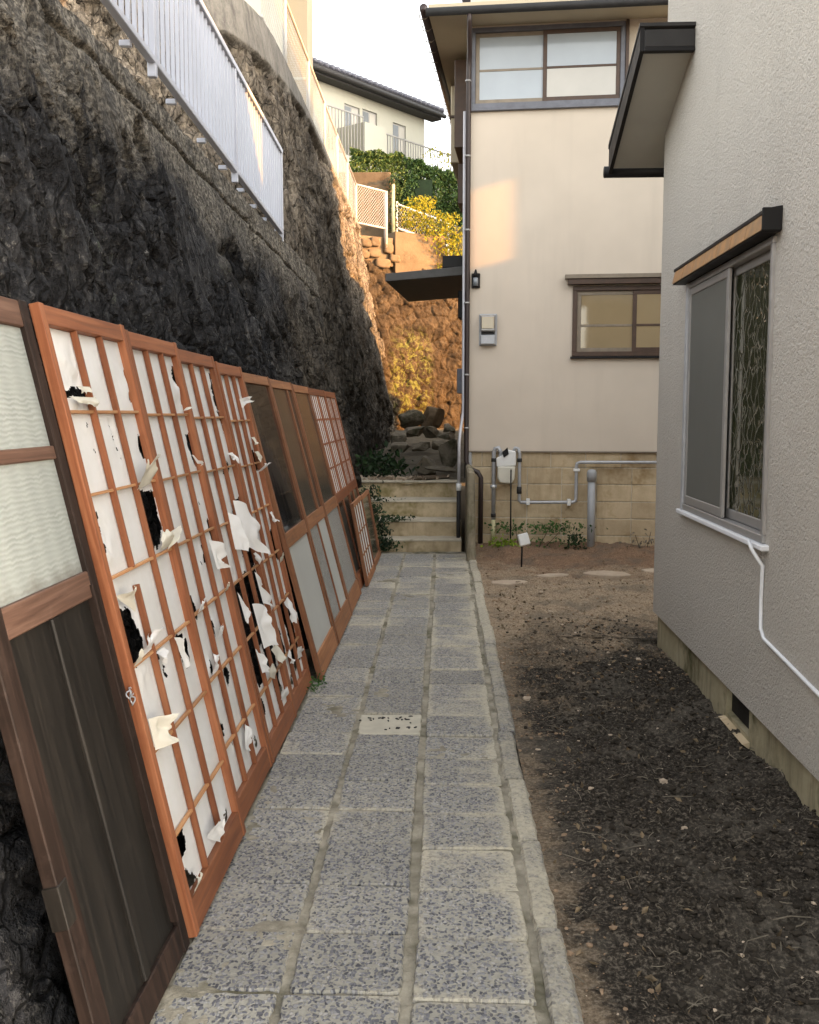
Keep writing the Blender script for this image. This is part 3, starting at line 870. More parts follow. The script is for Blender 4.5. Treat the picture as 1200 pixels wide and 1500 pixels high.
# far end return of the tall wall and its body
ends = np.stack([XX[:, -1], YY[:, -1], Zg[:, -1]], -1)
e2 = ends.copy(); e2[:, 0] = -3.0; e2[:, 1] += 0.3
grid_mesh('end_face', np.stack([ends, e2], 1), 'rock_tall', tw)
top_in = pts - nrm * 0.35
V1 = np.stack([pts[:, 0] + nrm[:, 0] * 0.05, pts[:, 1] + nrm[:, 1] * 0.05, 0 * tt + 5.68], -1)
V2 = np.stack([top_in[:, 0], top_in[:, 1], 0 * tt + 5.70], -1)
V3 = np.stack([np.minimum(top_in[:, 0], -3.0) - 2.0, top_in[:, 1], 0 * tt + 5.66], -1)
grid_mesh('cap', np.stack([V1, V2, V3], 1), 'cap_conc', tw, False)

# ochre back wall, set 30 degrees across the alley, smooth concrete panel above rubble
bw = thing('ochre_back_wall', 'sunlit ochre rubble wall closing the alley behind the steps', 'wall')
A = np.array([-2.05, 22.72]); B = np.array([2.4, 25.29]); dv = (B - A) / np.linalg.norm(B - A); nv = np.array([dv[1], -dv[0]])
u = np.linspace(0, 4.9, 230); zs = np.linspace(0.4, 5.0, 210)
Ug, Zg = np.meshgrid(u, zs)
q = 0.06 * fbm(Ug * 2.2, Zg * 2.2, 0, 4, 61)
f1, g1 = facets(Ug * 3.4 + .2 * fbm(Ug * 3, Zg * 3, 0, 2, 64), Zg * 4.0, 601, 0.6)
f2, g2 = facets(Ug * 11, Zg * 12, 611, 0.6)
cell = 0.045 * f1 + 0.025 * f2 - 0.05 * np.exp(-g1 / .08) - 0.015 * np.exp(-g2 / .1)
dis = q + cell + 0.12 * (5.0 - Zg)
topz = np.where(Zg > 4.99, 1, 0)
XX = A[0] + dv[0] * Ug + nv[0] * dis; YY = A[1] + dv[1] * Ug + nv[1] * dis
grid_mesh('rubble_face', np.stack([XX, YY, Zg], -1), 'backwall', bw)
def bwp(u_, n_, z_): return (A[0] + dv[0] * u_ + nv[0] * n_, A[1] + dv[1] * u_ + nv[1] * n_, z_)
def bw_box(name, mat, u0, u1, n0, n1, z0, z1, parent=bw, bevel=0.01):
    return MB().hexa([bwp(u0, n1, z0), bwp(u1, n1, z0), bwp(u1, n0, z0), bwp(u0, n0, z0), bwp(u0, n1, z1), bwp(u1, n1, z1), bwp(u1, n0, z1), bwp(u0, n0, z1)]).build(name, mat, parent, False, bevel)
bw_box('concrete_panel', 'ochre_conc', 1.02, 2.36, -0.4, 0.07, 4.75, 5.70)
bw_box('concrete_panel', 'ochre_conc', 0.1, 1.0, -0.4, 0.02, 4.9, 5.55)
bw_box('backing', 'ochre_conc', 0.0, 4.9, -0.5, -0.1, 0.3, 4.95)
for k, (u0, z0, w, h) in enumerate([(0.28, 5.38, 0.3, 0.2), (0.48, 5.16, 0.34, 0.2), (0.85, 5.30, 0.26, 0.26), (0.70, 4.95, 0.4, 0.22), (0.25, 5.12, 0.22, 0.2), (1.0, 5.08, 0.3, 0.2), (0.50, 5.42, 0.25, 0.22)]):
    s = link('stone', rock_mesh('stone', (w, 0.22, h), 70 + k, 0.12, 3, 0.7), 'ochre_conc', bw, True)
    s.location = bwp(u0, 0.02, z0); s.rotation_euler = (0, 0, math.atan2(dv[1], dv[0]))

# ================================================================== CONCRETE STEPS and posts
st = thing('concrete_steps', 'mossy concrete steps of four risers at the end of the paved path', 'steps')
rz = [0.0, 0.131, 0.313, 0.507, 0.708]; ry = [10.86, 11.17, 11.53, 11.99, 12.7]
for k in range(4):
    s = bx('riser', 'step', st, -1.15, 0.205, ry[k], ry[k] + 0.9, -0.05 if k == 0 else rz[k] - 0.1, rz[k + 1] - 0.018, 0.008)
    # worn tread slab slightly proud of the riser
    xs = np.linspace(-1.14, 0.20, 60); ys = np.array([ry[k] - 0.008, ry[k] + 0.02, ry[k + 1] - 0.012])
    mb = MB()
    n = len(xs)
    zt = rz[k + 1] + 0.004 * fbm(xs * 9, xs * 0, 0, 3, 80 + k)
    yf = ry[k] - 0.006 + (0.010 * fbm(xs * 14, xs * 0, 0, 3, 85 + k) if k == 3 else 0.002 * fbm(xs * 9, xs * 0, 0, 2, 88 + k))
    zb = rz[k + 1] - 0.022 + 0 * xs
    vs_ = [(xs[i], yf[i], zb[i]) for i in range(n)] + [(xs[i], yf[i], zt[i] - .005) for i in range(n)] + [(xs[i], yf[i] + .012, zt[i]) for i in range(n)] + [(xs[i], ry[k + 1] - .005, zt[i]) for i in range(n)]
    fs = []
    for a in range(3):
        for i in range(n - 1):
            fs.append((a * n + i, a * n + i + 1, (a + 1) * n + i + 1, (a + 1) * n + i))
    mb.add(vs_, fs).build('tread', 'tread', st, False)
gp = thing('gatepost_wall', 'narrow mossy concrete wall end standing between steps and gas meter', 'post')
mb = MB()
n = 14
ring = lambda z, s: [(0.255 - s, 10.17, z), (0.335 + s, 10.17, z), (0.335 + s, 11.24, z), (0.255 - s, 11.24, z)]
mb.hexa(ring(-0.1, .01) + [(0.252, 10.19, 0.935), (0.325, 10.19, 0.925), (0.325, 11.24, 0.945), (0.252, 11.24, 0.95)])
mb.build('post_body', 'post_conc', gp, False, 0.018)

# rubble stones behind the steps, each its own thing
RS = [((-0.22, 13.2, 0.84), (0.32, 0.30, 0.24), .0, 0.3, 'rounded grey boulder just above the steps, beside the upright block'),
      ((0.05, 13.7, 0.96), (0.26, 0.28, 0.38), .0, 0.75, 'upright squarish stone block beside the pale conduit above the steps'),
      ((-0.02, 12.55, 0.82), (0.40, 0.30, 0.07), .0, 0.7, 'long flat stone lying in front of the upright block'),
      ((-0.28, 12.35, 0.715), (0.62, 0.55, 0.06), .0, 0.7, 'broad pale flat slab at the head of the steps'),
      ((-0.64, 15.0, 1.02), (0.30, 0.30, 0.17), .0, 0.75, 'blocky stone left in the second row of rubble'),
      ((-0.34, 15.2, 1.01), (0.30, 0.30, 0.15), .1, 0.7, 'low stone in the middle of the second row of rubble'),
      ((-0.02, 15.4, 1.02), (0.30, 0.30, 0.17), -.1, 0.6, 'dark stone right in the second row of rubble'),
      ((-0.50, 16.5, 1.22), (0.40, 0.35, 0.17), .0, 0.75, 'wide flat-topped stone in the third row of rubble'),
      ((-0.20, 16.6, 1.21), (0.24, 0.3, 0.19), .2, 0.6, 'small brown stone right in the third row of rubble'),
      ((-0.56, 17.6, 1.42), (0.46, 0.35, 0.34), .3, 0.1, 'dark pointed rock leaning at the top of the rubble'),
      ((-0.20, 18.1, 1.45), (0.40, 0.35, 0.44), .0, 0.5, 'big pale upright boulder at the top of the rubble'),
      ((0.04, 16.1, 1.16), (0.28, 0.3, 0.12), .1, 0.6, 'thin flat stone on the right edge of the rubble'),
      ((0.10, 17.1, 1.23), (0.20, 0.3, 0.22), .0, 0.5, 'small stone tucked beside the house wall in the rubble'),
      ((-0.72, 15.9, 1.15), (0.24, 0.3, 0.24), .0, 0.5, 'round dark stone against the foot of the tall wall')]
for k, (loc, dm, rzz, bxy, lab) in enumerate(RS):
    me = rock_mesh('rubble_stone', tuple(q * 1.15 for q in dm), 100 + k, 0.10, 4, bxy, 9)
    o = link('rubble_stone', me, 'ochre_conc' if k in (10, 3) else 'rubble', None, False)
    o.location = loc; o.rotation_euler = (0, 0.05 * (-1) ** k, rzz)
    tag(o, lab, 'stone', 'rubble stones behind the steps')

# ================================================================== FENCES
def fz(y): return 0.036 * (9.22 - y)
wf = thing('white_railing', 'white painted baluster railing on top of the black rock wall', 'railing')
FX = -1.50
def rail(name, z0, z1, x0, x1, y0, y1):
    MB().hexa([(x0, y0, z0 + fz(y0)), (x1, y0, z0 + fz(y0)), (x1, y1, z0 + fz(y1)), (x0, y1, z0 + fz(y1)),
               (x0, y0, z1 + fz(y0)), (x1, y0, z1 + fz(y0)), (x1, y1, z1 + fz(y1)), (x0, y1, z1 + fz(y1))]).build(name, 'fence_white', wf, False, 0.004)
rail('bottom_rail', 3.165, 3.20, FX - .02, FX + .022, 2.4, 9.23)
rail('top_rail', 3.885, 3.925, FX - .022, FX + .024, 2.4, 9.23)
bal = MB().box(-.009, .009, -.011, .011, 0, .684)
bme = bpy.data.meshes.new('baluster'); bme.from_pydata(bal.v, [], bal.f)
y = 9.13
k = 0
while y > 2.45:
    o = link('baluster', bme, 'fence_white', wf)
    o.location = (FX, y, 3.201 + fz(y))
    y -= 0.098; k += 1
for y in (9.205, 7.2, 5.2, 3.2):
    bx('post', 'fence_white', wf, FX - .021, FX + .021, y - .02, y + .02, 3.10 + fz(y), 3.884 + fz(y))
for y in (9.0, 8.55, 8.1, 7.6, 7.0, 6.4, 5.7, 4.9, 4.2):
    bx('bracket', 'fence_white', wf, FX - .07, FX - .014, y - .016, y + .016, 3.135 + fz(y), 3.163 + fz(y))

mf = thing('mesh_fence', 'pale chain-link fence with white rails along the tall wall top', 'fence')
def tubeo(name, mat, par, pts, r, n=8): return MB().tube(pts, r, n).build(name, mat, par, True)
MX = -1.96
yb, zb0, zt0 = 22.3, 5.74, 6.56
tubeo('top_rail', 'mesh_white', mf, [(MX, 10.9, zt0), (MX, yb, zt0)], 0.024)
tubeo('bottom_rail', 'mesh_white', mf, [(MX, 10.9, zb0), (MX, yb, zb0)], 0.022)
for y in (12.5, 14.6, 16.5, 18.4, 20.3, 22.3):
    tubeo('post', 'mesh_white', mf, [(MX, y, 5.6), (MX, y, zt0 + .01)], 0.028)
Ex, Ey = -1.34, 23.05
tubeo('top_rail', 'mesh_white', mf, [(MX, yb, zt0), (Ex, Ey, zt0 + .0)], 0.024)
tubeo('bottom_rail', 'mesh_white', mf, [(MX, yb, zb0), (Ex, Ey, zb0)], 0.022)
tubeo('post', 'mesh_white', mf, [(Ex, Ey, 5.3), (Ex, Ey, zt0 + .01)], 0.045)
def chain(name, p0, p1, z0, z1, step, r, par, mat='mesh_white'):
    mb = MB(); p0 = Vector(p0); p1 = Vector(p1); L = (p1 - p0).length; h = z1 - z0; d_ = (p1 - p0) / L
    s = -h
    while s < L:
        for sg in (1, -1):
            a, b = s, s + h
            za, zb = (z0, z1) if sg == 1 else (z1, z0)
            a2, b2 = max(a, 0), min(b, L)
            if b2 - a2 < .02: continue
            f = lambda q: za + (zb - za) * (q - a) / h
            A_, B_ = p0 + d_ * a2, p0 + d_ * b2
            mb.tube([(A_.x, A_.y, f(a2)), (B_.x, B_.y, f(b2))], r, 3, False)
        s += step
    return kind(mb.build(name, mat, par), 'stuff')
chain('chain_link', (MX, 10.9), (MX, yb), zb0, zt0, 0.085, 0.0022, mf)
chain('chain_link', (MX, yb), (Ex, Ey), zb0, zt0, 0.075, 0.0045, mf)

# second low fence in front of the hedge, with bamboo pole
lf = thing('garden_fence', 'low white wire fence in front of the dark hedge, behind the yellow tree', 'fence')
tubeo('bottom_rail', 'white_paint', lf, [(-1.15, 24.3, 5.98), (0.6, 26.4, 5.72)], 0.03)
tubeo('top_rail', 'white_paint', lf, [(-1.15, 24.3, 6.55), (0.6, 26.4, 6.3)], 0.02)
chain('wire', (-1.15, 24.3), (0.6, 26.4), 5.95, 6.5, 0.1, 0.004, lf)
tubeo('post', 'white_paint', lf, [(-1.15, 24.3, 5.2), (-1.15, 24.3, 6.6)], 0.03)
tubeo('post', 'white_paint', lf, [(0.1, 25.8, 5.2), (0.1, 25.8, 6.4)], 0.03)
bp = tag(MB().tube([(-1.18, 23.6, 5.5), (-1.2, 23.6, 6.2), (-1.19, 23.6, 6.85)], [.045, .04, .035], 10).build('bamboo_pole', 'bamboo', None, True), 'thick bamboo pole standing beside the chain-link fence end post', 'pole')
ub = thing('upper_retaining_wall', 'plain brown concrete wall end behind the chain-link fence corner', 'wall')
bx('wall_body', 'ochre_conc', ub, -4.0, -1.28, 24.1, 24.45, 4.5, 7.25, 0.02)

# ================================================================== FAR HOUSE (local frame: x along facade, y back)
a = math.atan(-.09)
FM = Matrix.Translation((0.28, 11.3, 0)) @ Matrix.Rotation(a, 4, 'Z')
fh = thing('cream_house', 'cream two-storey house on a tan block foundation at the path end', 'house', mat=FM)
W, D_, HT = 4.6, 4.1, 6.6
mb = MB()
def wall_holes(mb, x0, x1, z0, z1, holes, yf, th):
    xs = sorted({x0, x1, *[h[0] for h in holes], *[h[1] for h in holes]})
    zs = sorted({z0, z1, *[h[2] for h in holes], *[h[3] for h in holes]})
    for i in range(len(xs) - 1):
        for j in range(len(zs) - 1):
            cx, cz = (xs[i] + xs[i + 1]) / 2, (zs[j] + zs[j + 1]) / 2
            if any(h[0] < cx < h[1] and h[2] < cz < h[3] for h in holes): continue
            mb.add([(xs[i], yf, zs[j]), (xs[i + 1], yf, zs[j]), (xs[i + 1], yf, zs[j + 1]), (xs[i], yf, zs[j + 1])], [(0, 1, 2, 3)])
    for h in holes:
        a0, a1, b0, b1 = h
        mb.add([(a0, yf, b0), (a1, yf, b0), (a1, yf, b1), (a0, yf, b1), (a0, yf + th, b0), (a1, yf + th, b0), (a1, yf + th, b1), (a0, yf + th, b1)],
               [(0, 4, 5, 1), (1, 5, 6, 2), (2, 6, 7, 3), (3, 7, 4, 0), (4, 7, 6, 5)])
UW = (0.02, 1.665, 4.89, 5.72); LW = (1.17, 2.62, 2.17, 2.92)
wall_holes(mb, 0.0, W, 1.10, HT, [UW, LW], 0.0, 0.11)
mb.add([(0, 0, 1.10), (0, D_, 1.10), (0, D_, HT), (0, 0, HT), (W, 0, 1.10), (W, D_, 1.10), (W, D_, HT), (W, 0, HT)], [(0, 3, 2, 1), (4, 5, 6, 7), (1, 2, 6, 5), (3, 7, 6, 2), (0, 1, 5, 4)])
mb.build('wall', 'cream', fh)
bx('base_flashing', 'bronze_frame', fh, 0.0, W, -0.012, 0.02, 1.085, 1.099, 0)
# foundation of blocks
fd = MB().box(0.022, W, 0.0235, D_, -0.3, 1.084).build('foundation', 'mortar', fh)
zr = [0.137 - 0.195, 0.137, 0.333, 0.527, 0.722, 0.912, 1.083]
cx0 = [0.068, 0.267]
for i in range(6):
    z0, z1 = zr[i] + .006, zr[i + 1] - (.006 if i < 5 else 0)
    offx = -0.125 if i % 2 else 0.068 - 0.0
    if i == 5: edges = [0.068, 0.267, 0.674, 1.067]
    x = 0.285 if i in (0, 2, 4) else 0.285
    first = [0.03, 0.285]
    xe = [0.03] + [0.287 + 0.391 * q for q in range(0, 12)]
    if i == 5: xe = [0.045] + [0.16 + 0.391 * q for q in range(0, 12)]
    for q in range(len(xe) - 1):
        if xe[q] > 3.2: break
        jj = random.uniform(-.0025, .0025)
        bx('block', 'block', fd, xe[q] + .005, xe[q + 1] - .005, 0.018 + jj, 0.10, z0, z1, 0.004)
bx('corner_block', 'galv', fh, -0.005, 0.04, 0.0, 0.5, -0.2, 1.084, 0.004)

def window(par, name, x0, x1, z0, z1, y, frame_m, sash_ms, panes, split, rail_z, fw=0.05, sw=0.045):
    w = empty(name); w.parent = par
    for nm, b in (('frame_top', (x0, x1, z1 - fw, z1)), ('frame_bottom', (x0, x1, z0, z0 + fw)), ('frame_side', (x0, x0 + fw, z0 + fw, z1 - fw)), ('frame_side', (x1 - fw, x1, z0 + fw, z1 - fw))):
        bx(nm, frame_m, w, b[0], b[1], y - .02, y + .06, b[2], b[3])
    s = [(x0 + fw, split + .025, y + .012), (split - .025, x1 - fw, y - .006)]
    for k, (a0, a1, yy) in enumerate(s):
        zz0, zz1 = z0 + fw, z1 - fw
        m = sash_ms[k]
        bx('sash_rail', m, w, a0, a1, yy, yy + .016, zz1 - sw, zz1 - .001, 0.002)
        bx('sash_rail', m, w, a0, a1, yy, yy + .016, zz0 + .001, zz0 + sw, 0.002)
        bx('sash_stile', m, w, a0 + .001, a0 + sw, yy, yy + .0155, zz0 + sw, zz1 - sw, 0.002)
        bx('sash_stile', m, w, a1 - sw, a1 - .001, yy, yy + .0155, zz0 + sw, zz1 - sw, 0.002)
        if rail_z:
            bx('glazing_bar', m, w, a0 + sw, a1 - sw, yy + .002, yy + .014, rail_z - .013, rail_z + .013, 0.002)
            bx('pane', panes[k][0], w, a0 + sw, a1 - sw, yy + .006, yy + .010, rail_z + .013, zz1 - sw, 0)
            bx('pane', panes[k][1], w, a0 + sw, a1 - sw, yy + .006, yy + .010, zz0 + sw, rail_z - .013, 0)
        else:
            bx('pane', panes[k][0], w, a0 + sw, a1 - sw, yy + .006, yy + .010, zz0 + sw, zz1 - sw, 0)
    return w
window(fh, 'upper_window', UW[0] - .012, UW[1] + .012, UW[2] - .01, UW[3] + .01, -0.005, 'slate_frame', ('bronze_frame', 'brown_frame'), (('pane_blue', 'pane_blue'), ('pane_blue', 'pane_pale')), 0.82, 5.285)
bx('window_sill', 'slate_frame', fh, -0.02, 1.70, -0.05, 0.0, 4.845, 4.878)
bx('window_side_trim', 'brown_frame', fh, 1.679, 1.712, -0.045, 0.0, 4.84, 5.74)
window(fh, 'lower_window', LW[0] - .012, LW[1] + .012, LW[2] - .01, LW[3] + .01, -0.005, 'brown_frame', ('bronze_frame', 'brown_frame'), (('pane_gold', 'pane_gold'), ('pane_gold', 'pane_gold')), 1.84, 2.50)
bx('window_sill', 'black_metal', fh, 1.14, 2.66, -0.05, 0.0, 2.135, 2.157)
hood = bx('window_hood', 'bronze_frame', fh, 1.07, 2.72, -0.11, 0.0, 3.005, 3.05)
bx('hood_lip', 'brown_frame', hood, 1.10, 2.70, -0.09, 0.0, 2.945, 3.004)
# front pent eave, gutter
ev = bx('eave', 'soffit_beige', fh, -0.42, W, -0.42, -0.001, 5.752, 5.80, 0.0)
bx('eave_fascia', 'soffit_beige', ev, -0.42, W, -0.435, -0.421, 5.74, 5.84, 0.0)
MB().prism([(-0.42, 5.801), (0.0, 5.99), (0.0, 5.802)], 'x', -0.3, W).build('eave_roof', 'pale_wall', ev)
MB().tube([(-0.44, -0.475, 5.745), (W, -0.475, 5.735)], 0.042, 12).build('gutter', 'dark_metal', ev, True)
# side eave and gutter running back
se = bx('side_eave', 'soffit_beige', fh, -0.42, -0.001, 0.001, D_ + 0.05, 5.756, 5.80, 0.0)
MB().prism([(-0.42, 5.801), (0.0, 5.99), (0.0, 5.802)], 'y', 0.0, D_ + .05).build('eave_roof', 'tile_roof', se)
MB().tube([(-0.47, -0.45, 5.80), (-0.47, D_ + .1, 5.75)], 0.045, 12).build('gutter', 'brown_pipe', se, True)
for q in range(14):
    MB().tube([(-0.535, -0.3 + q * .33, 5.80), (-0.525, -0.3 + q * .33, 5.745), (-0.47, -0.3 + q * .33, 5.74), (-0.42, -0.3 + q * .33, 5.78)], 0.007, 5).build('gutter_bracket', 'bronze_frame', se, True)
# hip roof
MB().add([(-.2, -.2, 6.6), (W + .3, -.2, 6.6), (W + .3, D_ + .2, 6.6), (-.2, D_ + .2, 6.6), (1.6, 1.9, 7.2), (W - 1.6, 1.9, 7.2)], [(0, 1, 5, 4), (1, 2, 5), (2, 3, 4, 5), (3, 0, 4), (0, 3, 2, 1)]).build('roof', 'tile_roof', fh)
# side bays on the left wall
b1 = bx('side_bay', 'soffit_beige', fh, -0.36, -0.001, 1.75, 3.95, 4.74, 5.70, 0.01)
bx('bay_base', 'brown_frame', b1, -0.375, -0.002, 1.73, 3.95, 5.30, 5.325, 0)
b2 = bx('shutter_box', 'brown_frame', fh, -0.23, -0.002, 0.72, 1.60, 4.66, 5.66, 0.006)
b3 = bx('shutter_box', 'brown_frame', fh, -0.22, -0.002, 1.15, 1.70, 4.10, 4.58, 0.006)
# side door canopy
cn = MB().hexa([(-1.0, 0.30, 3.06), (-0.075, 0.30, 3.12), (-0.075, 2.45, 3.12), (-1.0, 2.45, 3.06), (-1.0, 0.30, 3.15), (-0.075, 0.30, 3.22), (-0.075, 2.45, 3.20), (-1.0, 2.45, 3.13)]).build('door_canopy', 'canopy', fh, False, 0.006)
bx('canopy_flashing', 'black_metal', cn, -0.34, -0.076, 0.42, 0.8, 3.225, 3.36, 0.004)
bx('side_door_frame', 'black_metal', fh, -0.075, -0.002, 0.5, 1.6, 0.75, 2.95, 0.005)
bx('wall_box', 'black_metal', fh, -0.17, -0.002, 0.62, 0.95, 2.66, 2.98, 0.006)
bx('letter_box', 'slate_frame', fh, -0.16, -0.076, 0.36, 0.55, 1.76, 2.05, 0.006)
# hidden lean-to, added so its roof line shades the tall wall
MB().prism([(D_ + .001, 0.3), (9.8, 0.3), (9.8, 3.6), (8.3, 3.85), (D_ + .001, 5.4)], 'x', 0.95, W).build('shade_wing', 'cream', fh)
# pipes on the house corner
MB().tube([(0.02, -0.47, 5.76), (0.02, -0.46, 5.62), (0.0, -0.10, 5.45), (-0.01, -0.06, 5.3), (-0.015, -0.06, 0.98), (0.02, -0.07, 0.90), (0.12, -0.09, 0.86), (0.155, -0.09, 0.80), (0.155, -0.09, -0.02)], 0.028, 12).build('downpipe', 'brown_pipe', fh, True)
for z in (5.15, 4.35, 3.55, 2.75, 1.95, 1.35):
    MB().tube([(-0.015, -0.06, z), (-0.015, -0.06, z + .02)], 0.034, 12).build('pipe_clip', 'alu', fh, True)
MB().tube([(-0.055, -0.02, 4.85), (-0.055, -0.02, 1.55), (-0.075, -0.15, 1.35), (-0.085, -0.22, 1.2), (-0.085, -0.25, 0.72)], 0.018, 10).build('conduit', 'pipe_light', fh, True)
MB().tube([(-0.085, -0.25, 0.72), (-0.085, -0.27, -0.01)], 0.024, 10).build('conduit_sleeve', 'dark_metal', fh, True)
MB().tube([(-0.085, -0.25, 0.74), (-0.085, -0.25, 0.66)], 0.030, 10).build('conduit_coupling', 'white_plastic', fh, True)

# electricity meter box on the wall
em = thing('electric_meter', 'grey electricity meter with clear window on the cream wall', 'meter', mat=FM)
bx('backplate', 'grey_plastic', em, 0.118, 0.322, -0.03, -0.001, 2.285, 2.64, 0.01)
bx('casing', 'alu', em, 0.137, 0.302, -0.10, -0.031, 2.44, 2.625, 0.012)
bx('dial_window', 'pane_gold', em, 0.150, 0.290, -0.108, -0.1005, 2.47, 2.60, 0.004)
bx('terminal_cover', 'galv', em, 0.135, 0.305, -0.085, -0.031, 2.295, 2.405, 0.012)
bx('label_strip', 'dark_metal', em, 0.145, 0.295, -0.06, -0.031, 2.41, 2.435, 0.003)
sl = thing('wall_lamp', 'small dark wall lamp high beside the brown downpipe', 'lamp', mat=FM)
bx('backplate', 'black_metal', sl, 0.032, 0.125, -0.03, -0.001, 2.93, 3.09, 0.005)
MB().tube([(0.078, -0.05, 2.95), (0.078, -0.05, 3.04)], 0.03, 10).build('globe', 'pane_far', sl, True)
MB().tube([(0.078, -0.05, 3.04), (0.078, -0.045, 3.13)], [.034, .008], 10).build('lamp_cap', 'black_metal', sl, True)

# gas meter and pipes
gm = thing('gas_meter', 'ivory gas meter hung between grey pipes on the block foundation', 'gas meter', mat=FM)
bd = MB().prism([(0.345, 0.93), (0.345, 0.80), (0.375, 0.745), (0.50, 0.735), (0.535, 0.78), (0.545, 0.93)], 'y', -0.17, -0.05).build('body', 'meter_body', gm, False, 0.012)
MB().prism([(0.325, 1.02), (0.335, 0.925), (0.55, 0.935), (0.55, 1.10), (0.45, 1.12), (0.40, 1.06)], 'y', -0.15, -0.055).build('upper_casing', 'white_plastic', gm, False, 0.01)
MB().prism([(0.395, 1.09), (0.415, 1.03), (0.47, 1.07), (0.455, 1.145)], 'y', -0.165, -0.12).build('dial_cover', 'black_metal', gm, False, 0.004)
gp1 = MB().tube([(0.30, -0.10, -0.02), (0.30, -0.10, 0.32)], 0.026, 10).build('buried_pipe', 'bamboo', gm, True)
MB().tube([(0.30, -0.10, 0.30), (0.30, -0.10, 1.08), (0.315, -0.10, 1.13), (0.35, -0.10, 1.14), (0.375, -0.10, 1.10), (0.375, -0.10, 1.03)], 0.023, 10).build('inlet_pipe', 'galv', gm, True)
MB().tube([(0.522, -0.10, 1.03), (0.522, -0.10, 1.10), (0.54, -0.10, 1.14), (0.575, -0.10, 1.13), (0.59, -0.10, 1.08), (0.59, -0.10, 0.545), (0.61, -0.09, 0.52), (0.66, -0.08, 0.52), (1.19, -0.06, 0.525), (1.222, -0.06, 0.54), (1.228, -0.06, 0.58), (1.228, -0.06, 0.93), (1.235, -0.06, 0.965), (1.27, -0.06, 0.978), (2.9, -0.06, 0.985)], 0.019, 10).build('outlet_pipe', 'galv', gm, True)
MB().tube([(0.30, -0.16, 0.70), (0.30, -0.05, 0.70)], 0.02, 8).build('valve', 'white_plastic', gm, True)
MB().tube([(0.265, -0.12, 0.70), (0.335, -0.12, 0.70)], 0.02, 8).build('valve_handle', 'galv', gm, True)
for p0, p1 in (((0.30, -0.10, 0.35), (0.30, -0.10, 0.39)), ((0.59, -0.10, 0.62), (0.59, -0.10, 0.70)), ((0.59, -0.10, 0.98), (0.59, -0.10, 1.02)), ((0.30, -0.10, 0.98), (0.30, -0.10, 1.02))):
    MB().tube([p0, p1], 0.028, 10).build('coupling', 'dark_metal', gm, True)
for x in (0.69, 1.15):
    bx('pipe_bracket', 'white_plastic', gm, x - .02, x + .02, -0.10, 0.0, 0.49, 0.56, 0.004)
bx('pipe_bracket', 'white_plastic', gm, 1.195, 1.265, -0.09, 0.0, 0.875, 0.905, 0.004)
vp = thing('vent_pipe', 'fat grey capped vent pipe standing before the block foundation', 'pipe', mat=FM)
MB().tube([(1.40, -0.12, -0.03), (1.395, -0.12, 0.82)], 0.043, 16).build('pipe', 'grey_plastic', vp, True)
MB().tube([(1.395, -0.12, 0.77), (1.395, -0.12, 0.87), (1.395, -0.12, 0.895), (1.395, -0.12, 0.905)], [.053, .053, .042, .015], 16).build('pipe_cap', 'grey_plastic', vp, True)
# solar stake lamp
sk = thing('stake_lamp', 'white square garden stake lamp on a thin rod in the soil', 'lamp')
MB().tube([(0.777, 9.68, 0.0), (0.78, 9.68, 0.22)], 0.009, 8).build('rod', 'black_metal', sk, True)
MB().tube([(0.757, 11.0, 0.0), (0.757, 11.05, 0.9)], 0.008, 8).build('tall_rod', 'black_metal', sk, True)
o = bx('lamp_head', 'white_plastic', sk, -.052, .052, -.03, .03, -.06, .06, 0.008)
o.location = (0.795, 9.67, 0.285); o.rotation_euler = (R(-15), R(-14), R(8))
# flagstones
FS = [((0.60, 8.90), (0.40, 0.20), 'leftmost buff flagstone set flush in the soil, beside the kerb', 0.15), ((1.05, 9.2), (0.34, 0.16), 'small buff flagstone second from the kerb', 0.3), ((1.56, 9.32), (0.46, 0.26), 'largest buff flagstone, third from the kerb', -0.35), ((2.08, 9.48), (0.36, 0.2), 'buff flagstone partly hidden by the grey house corner', 0.1)]
for k, ((x, y), (w, l), lab, rot) in enumerate(FS):
    r = random.Random(k + 3)
    n = 7
    pl_ = [(w / 2 * math.cos(2 * math.pi * q / n) * r.uniform(.85, 1.1), l / 2 * math.sin(2 * math.pi * q / n) * r.uniform(.85, 1.15)) for q in range(n)]
    o = MB().prism(pl_, 'z', -0.05, 0.012).build('flagstone', 'flag', None, False, 0.008)
    o.location = (x, y, 0.012 + float(soil_h(np.array(x), np.array(y)))); o.rotation_euler = (0.02, 0, rot)
    tag(o, lab, 'flagstone', 'flagstones across the far soil')

# ================================================================== GREY HOUSE on the right (local: s toward viewer, n toward path)
e_ = Vector((-0.016675, -0.999861, 0)); n_ = Vector((-0.999861, 0.016675, 0))
GM = Matrix(((e_.x, n_.x, 0, 1.441), (e_.y, n_.y, 0, 6.543), (0, 0, 1, 0), (0, 0, 0, 1)))
GMi = GM
gh = thing('grey_house', 'grey rough-rendered house with black eave along the right side', 'house', mat=GM)
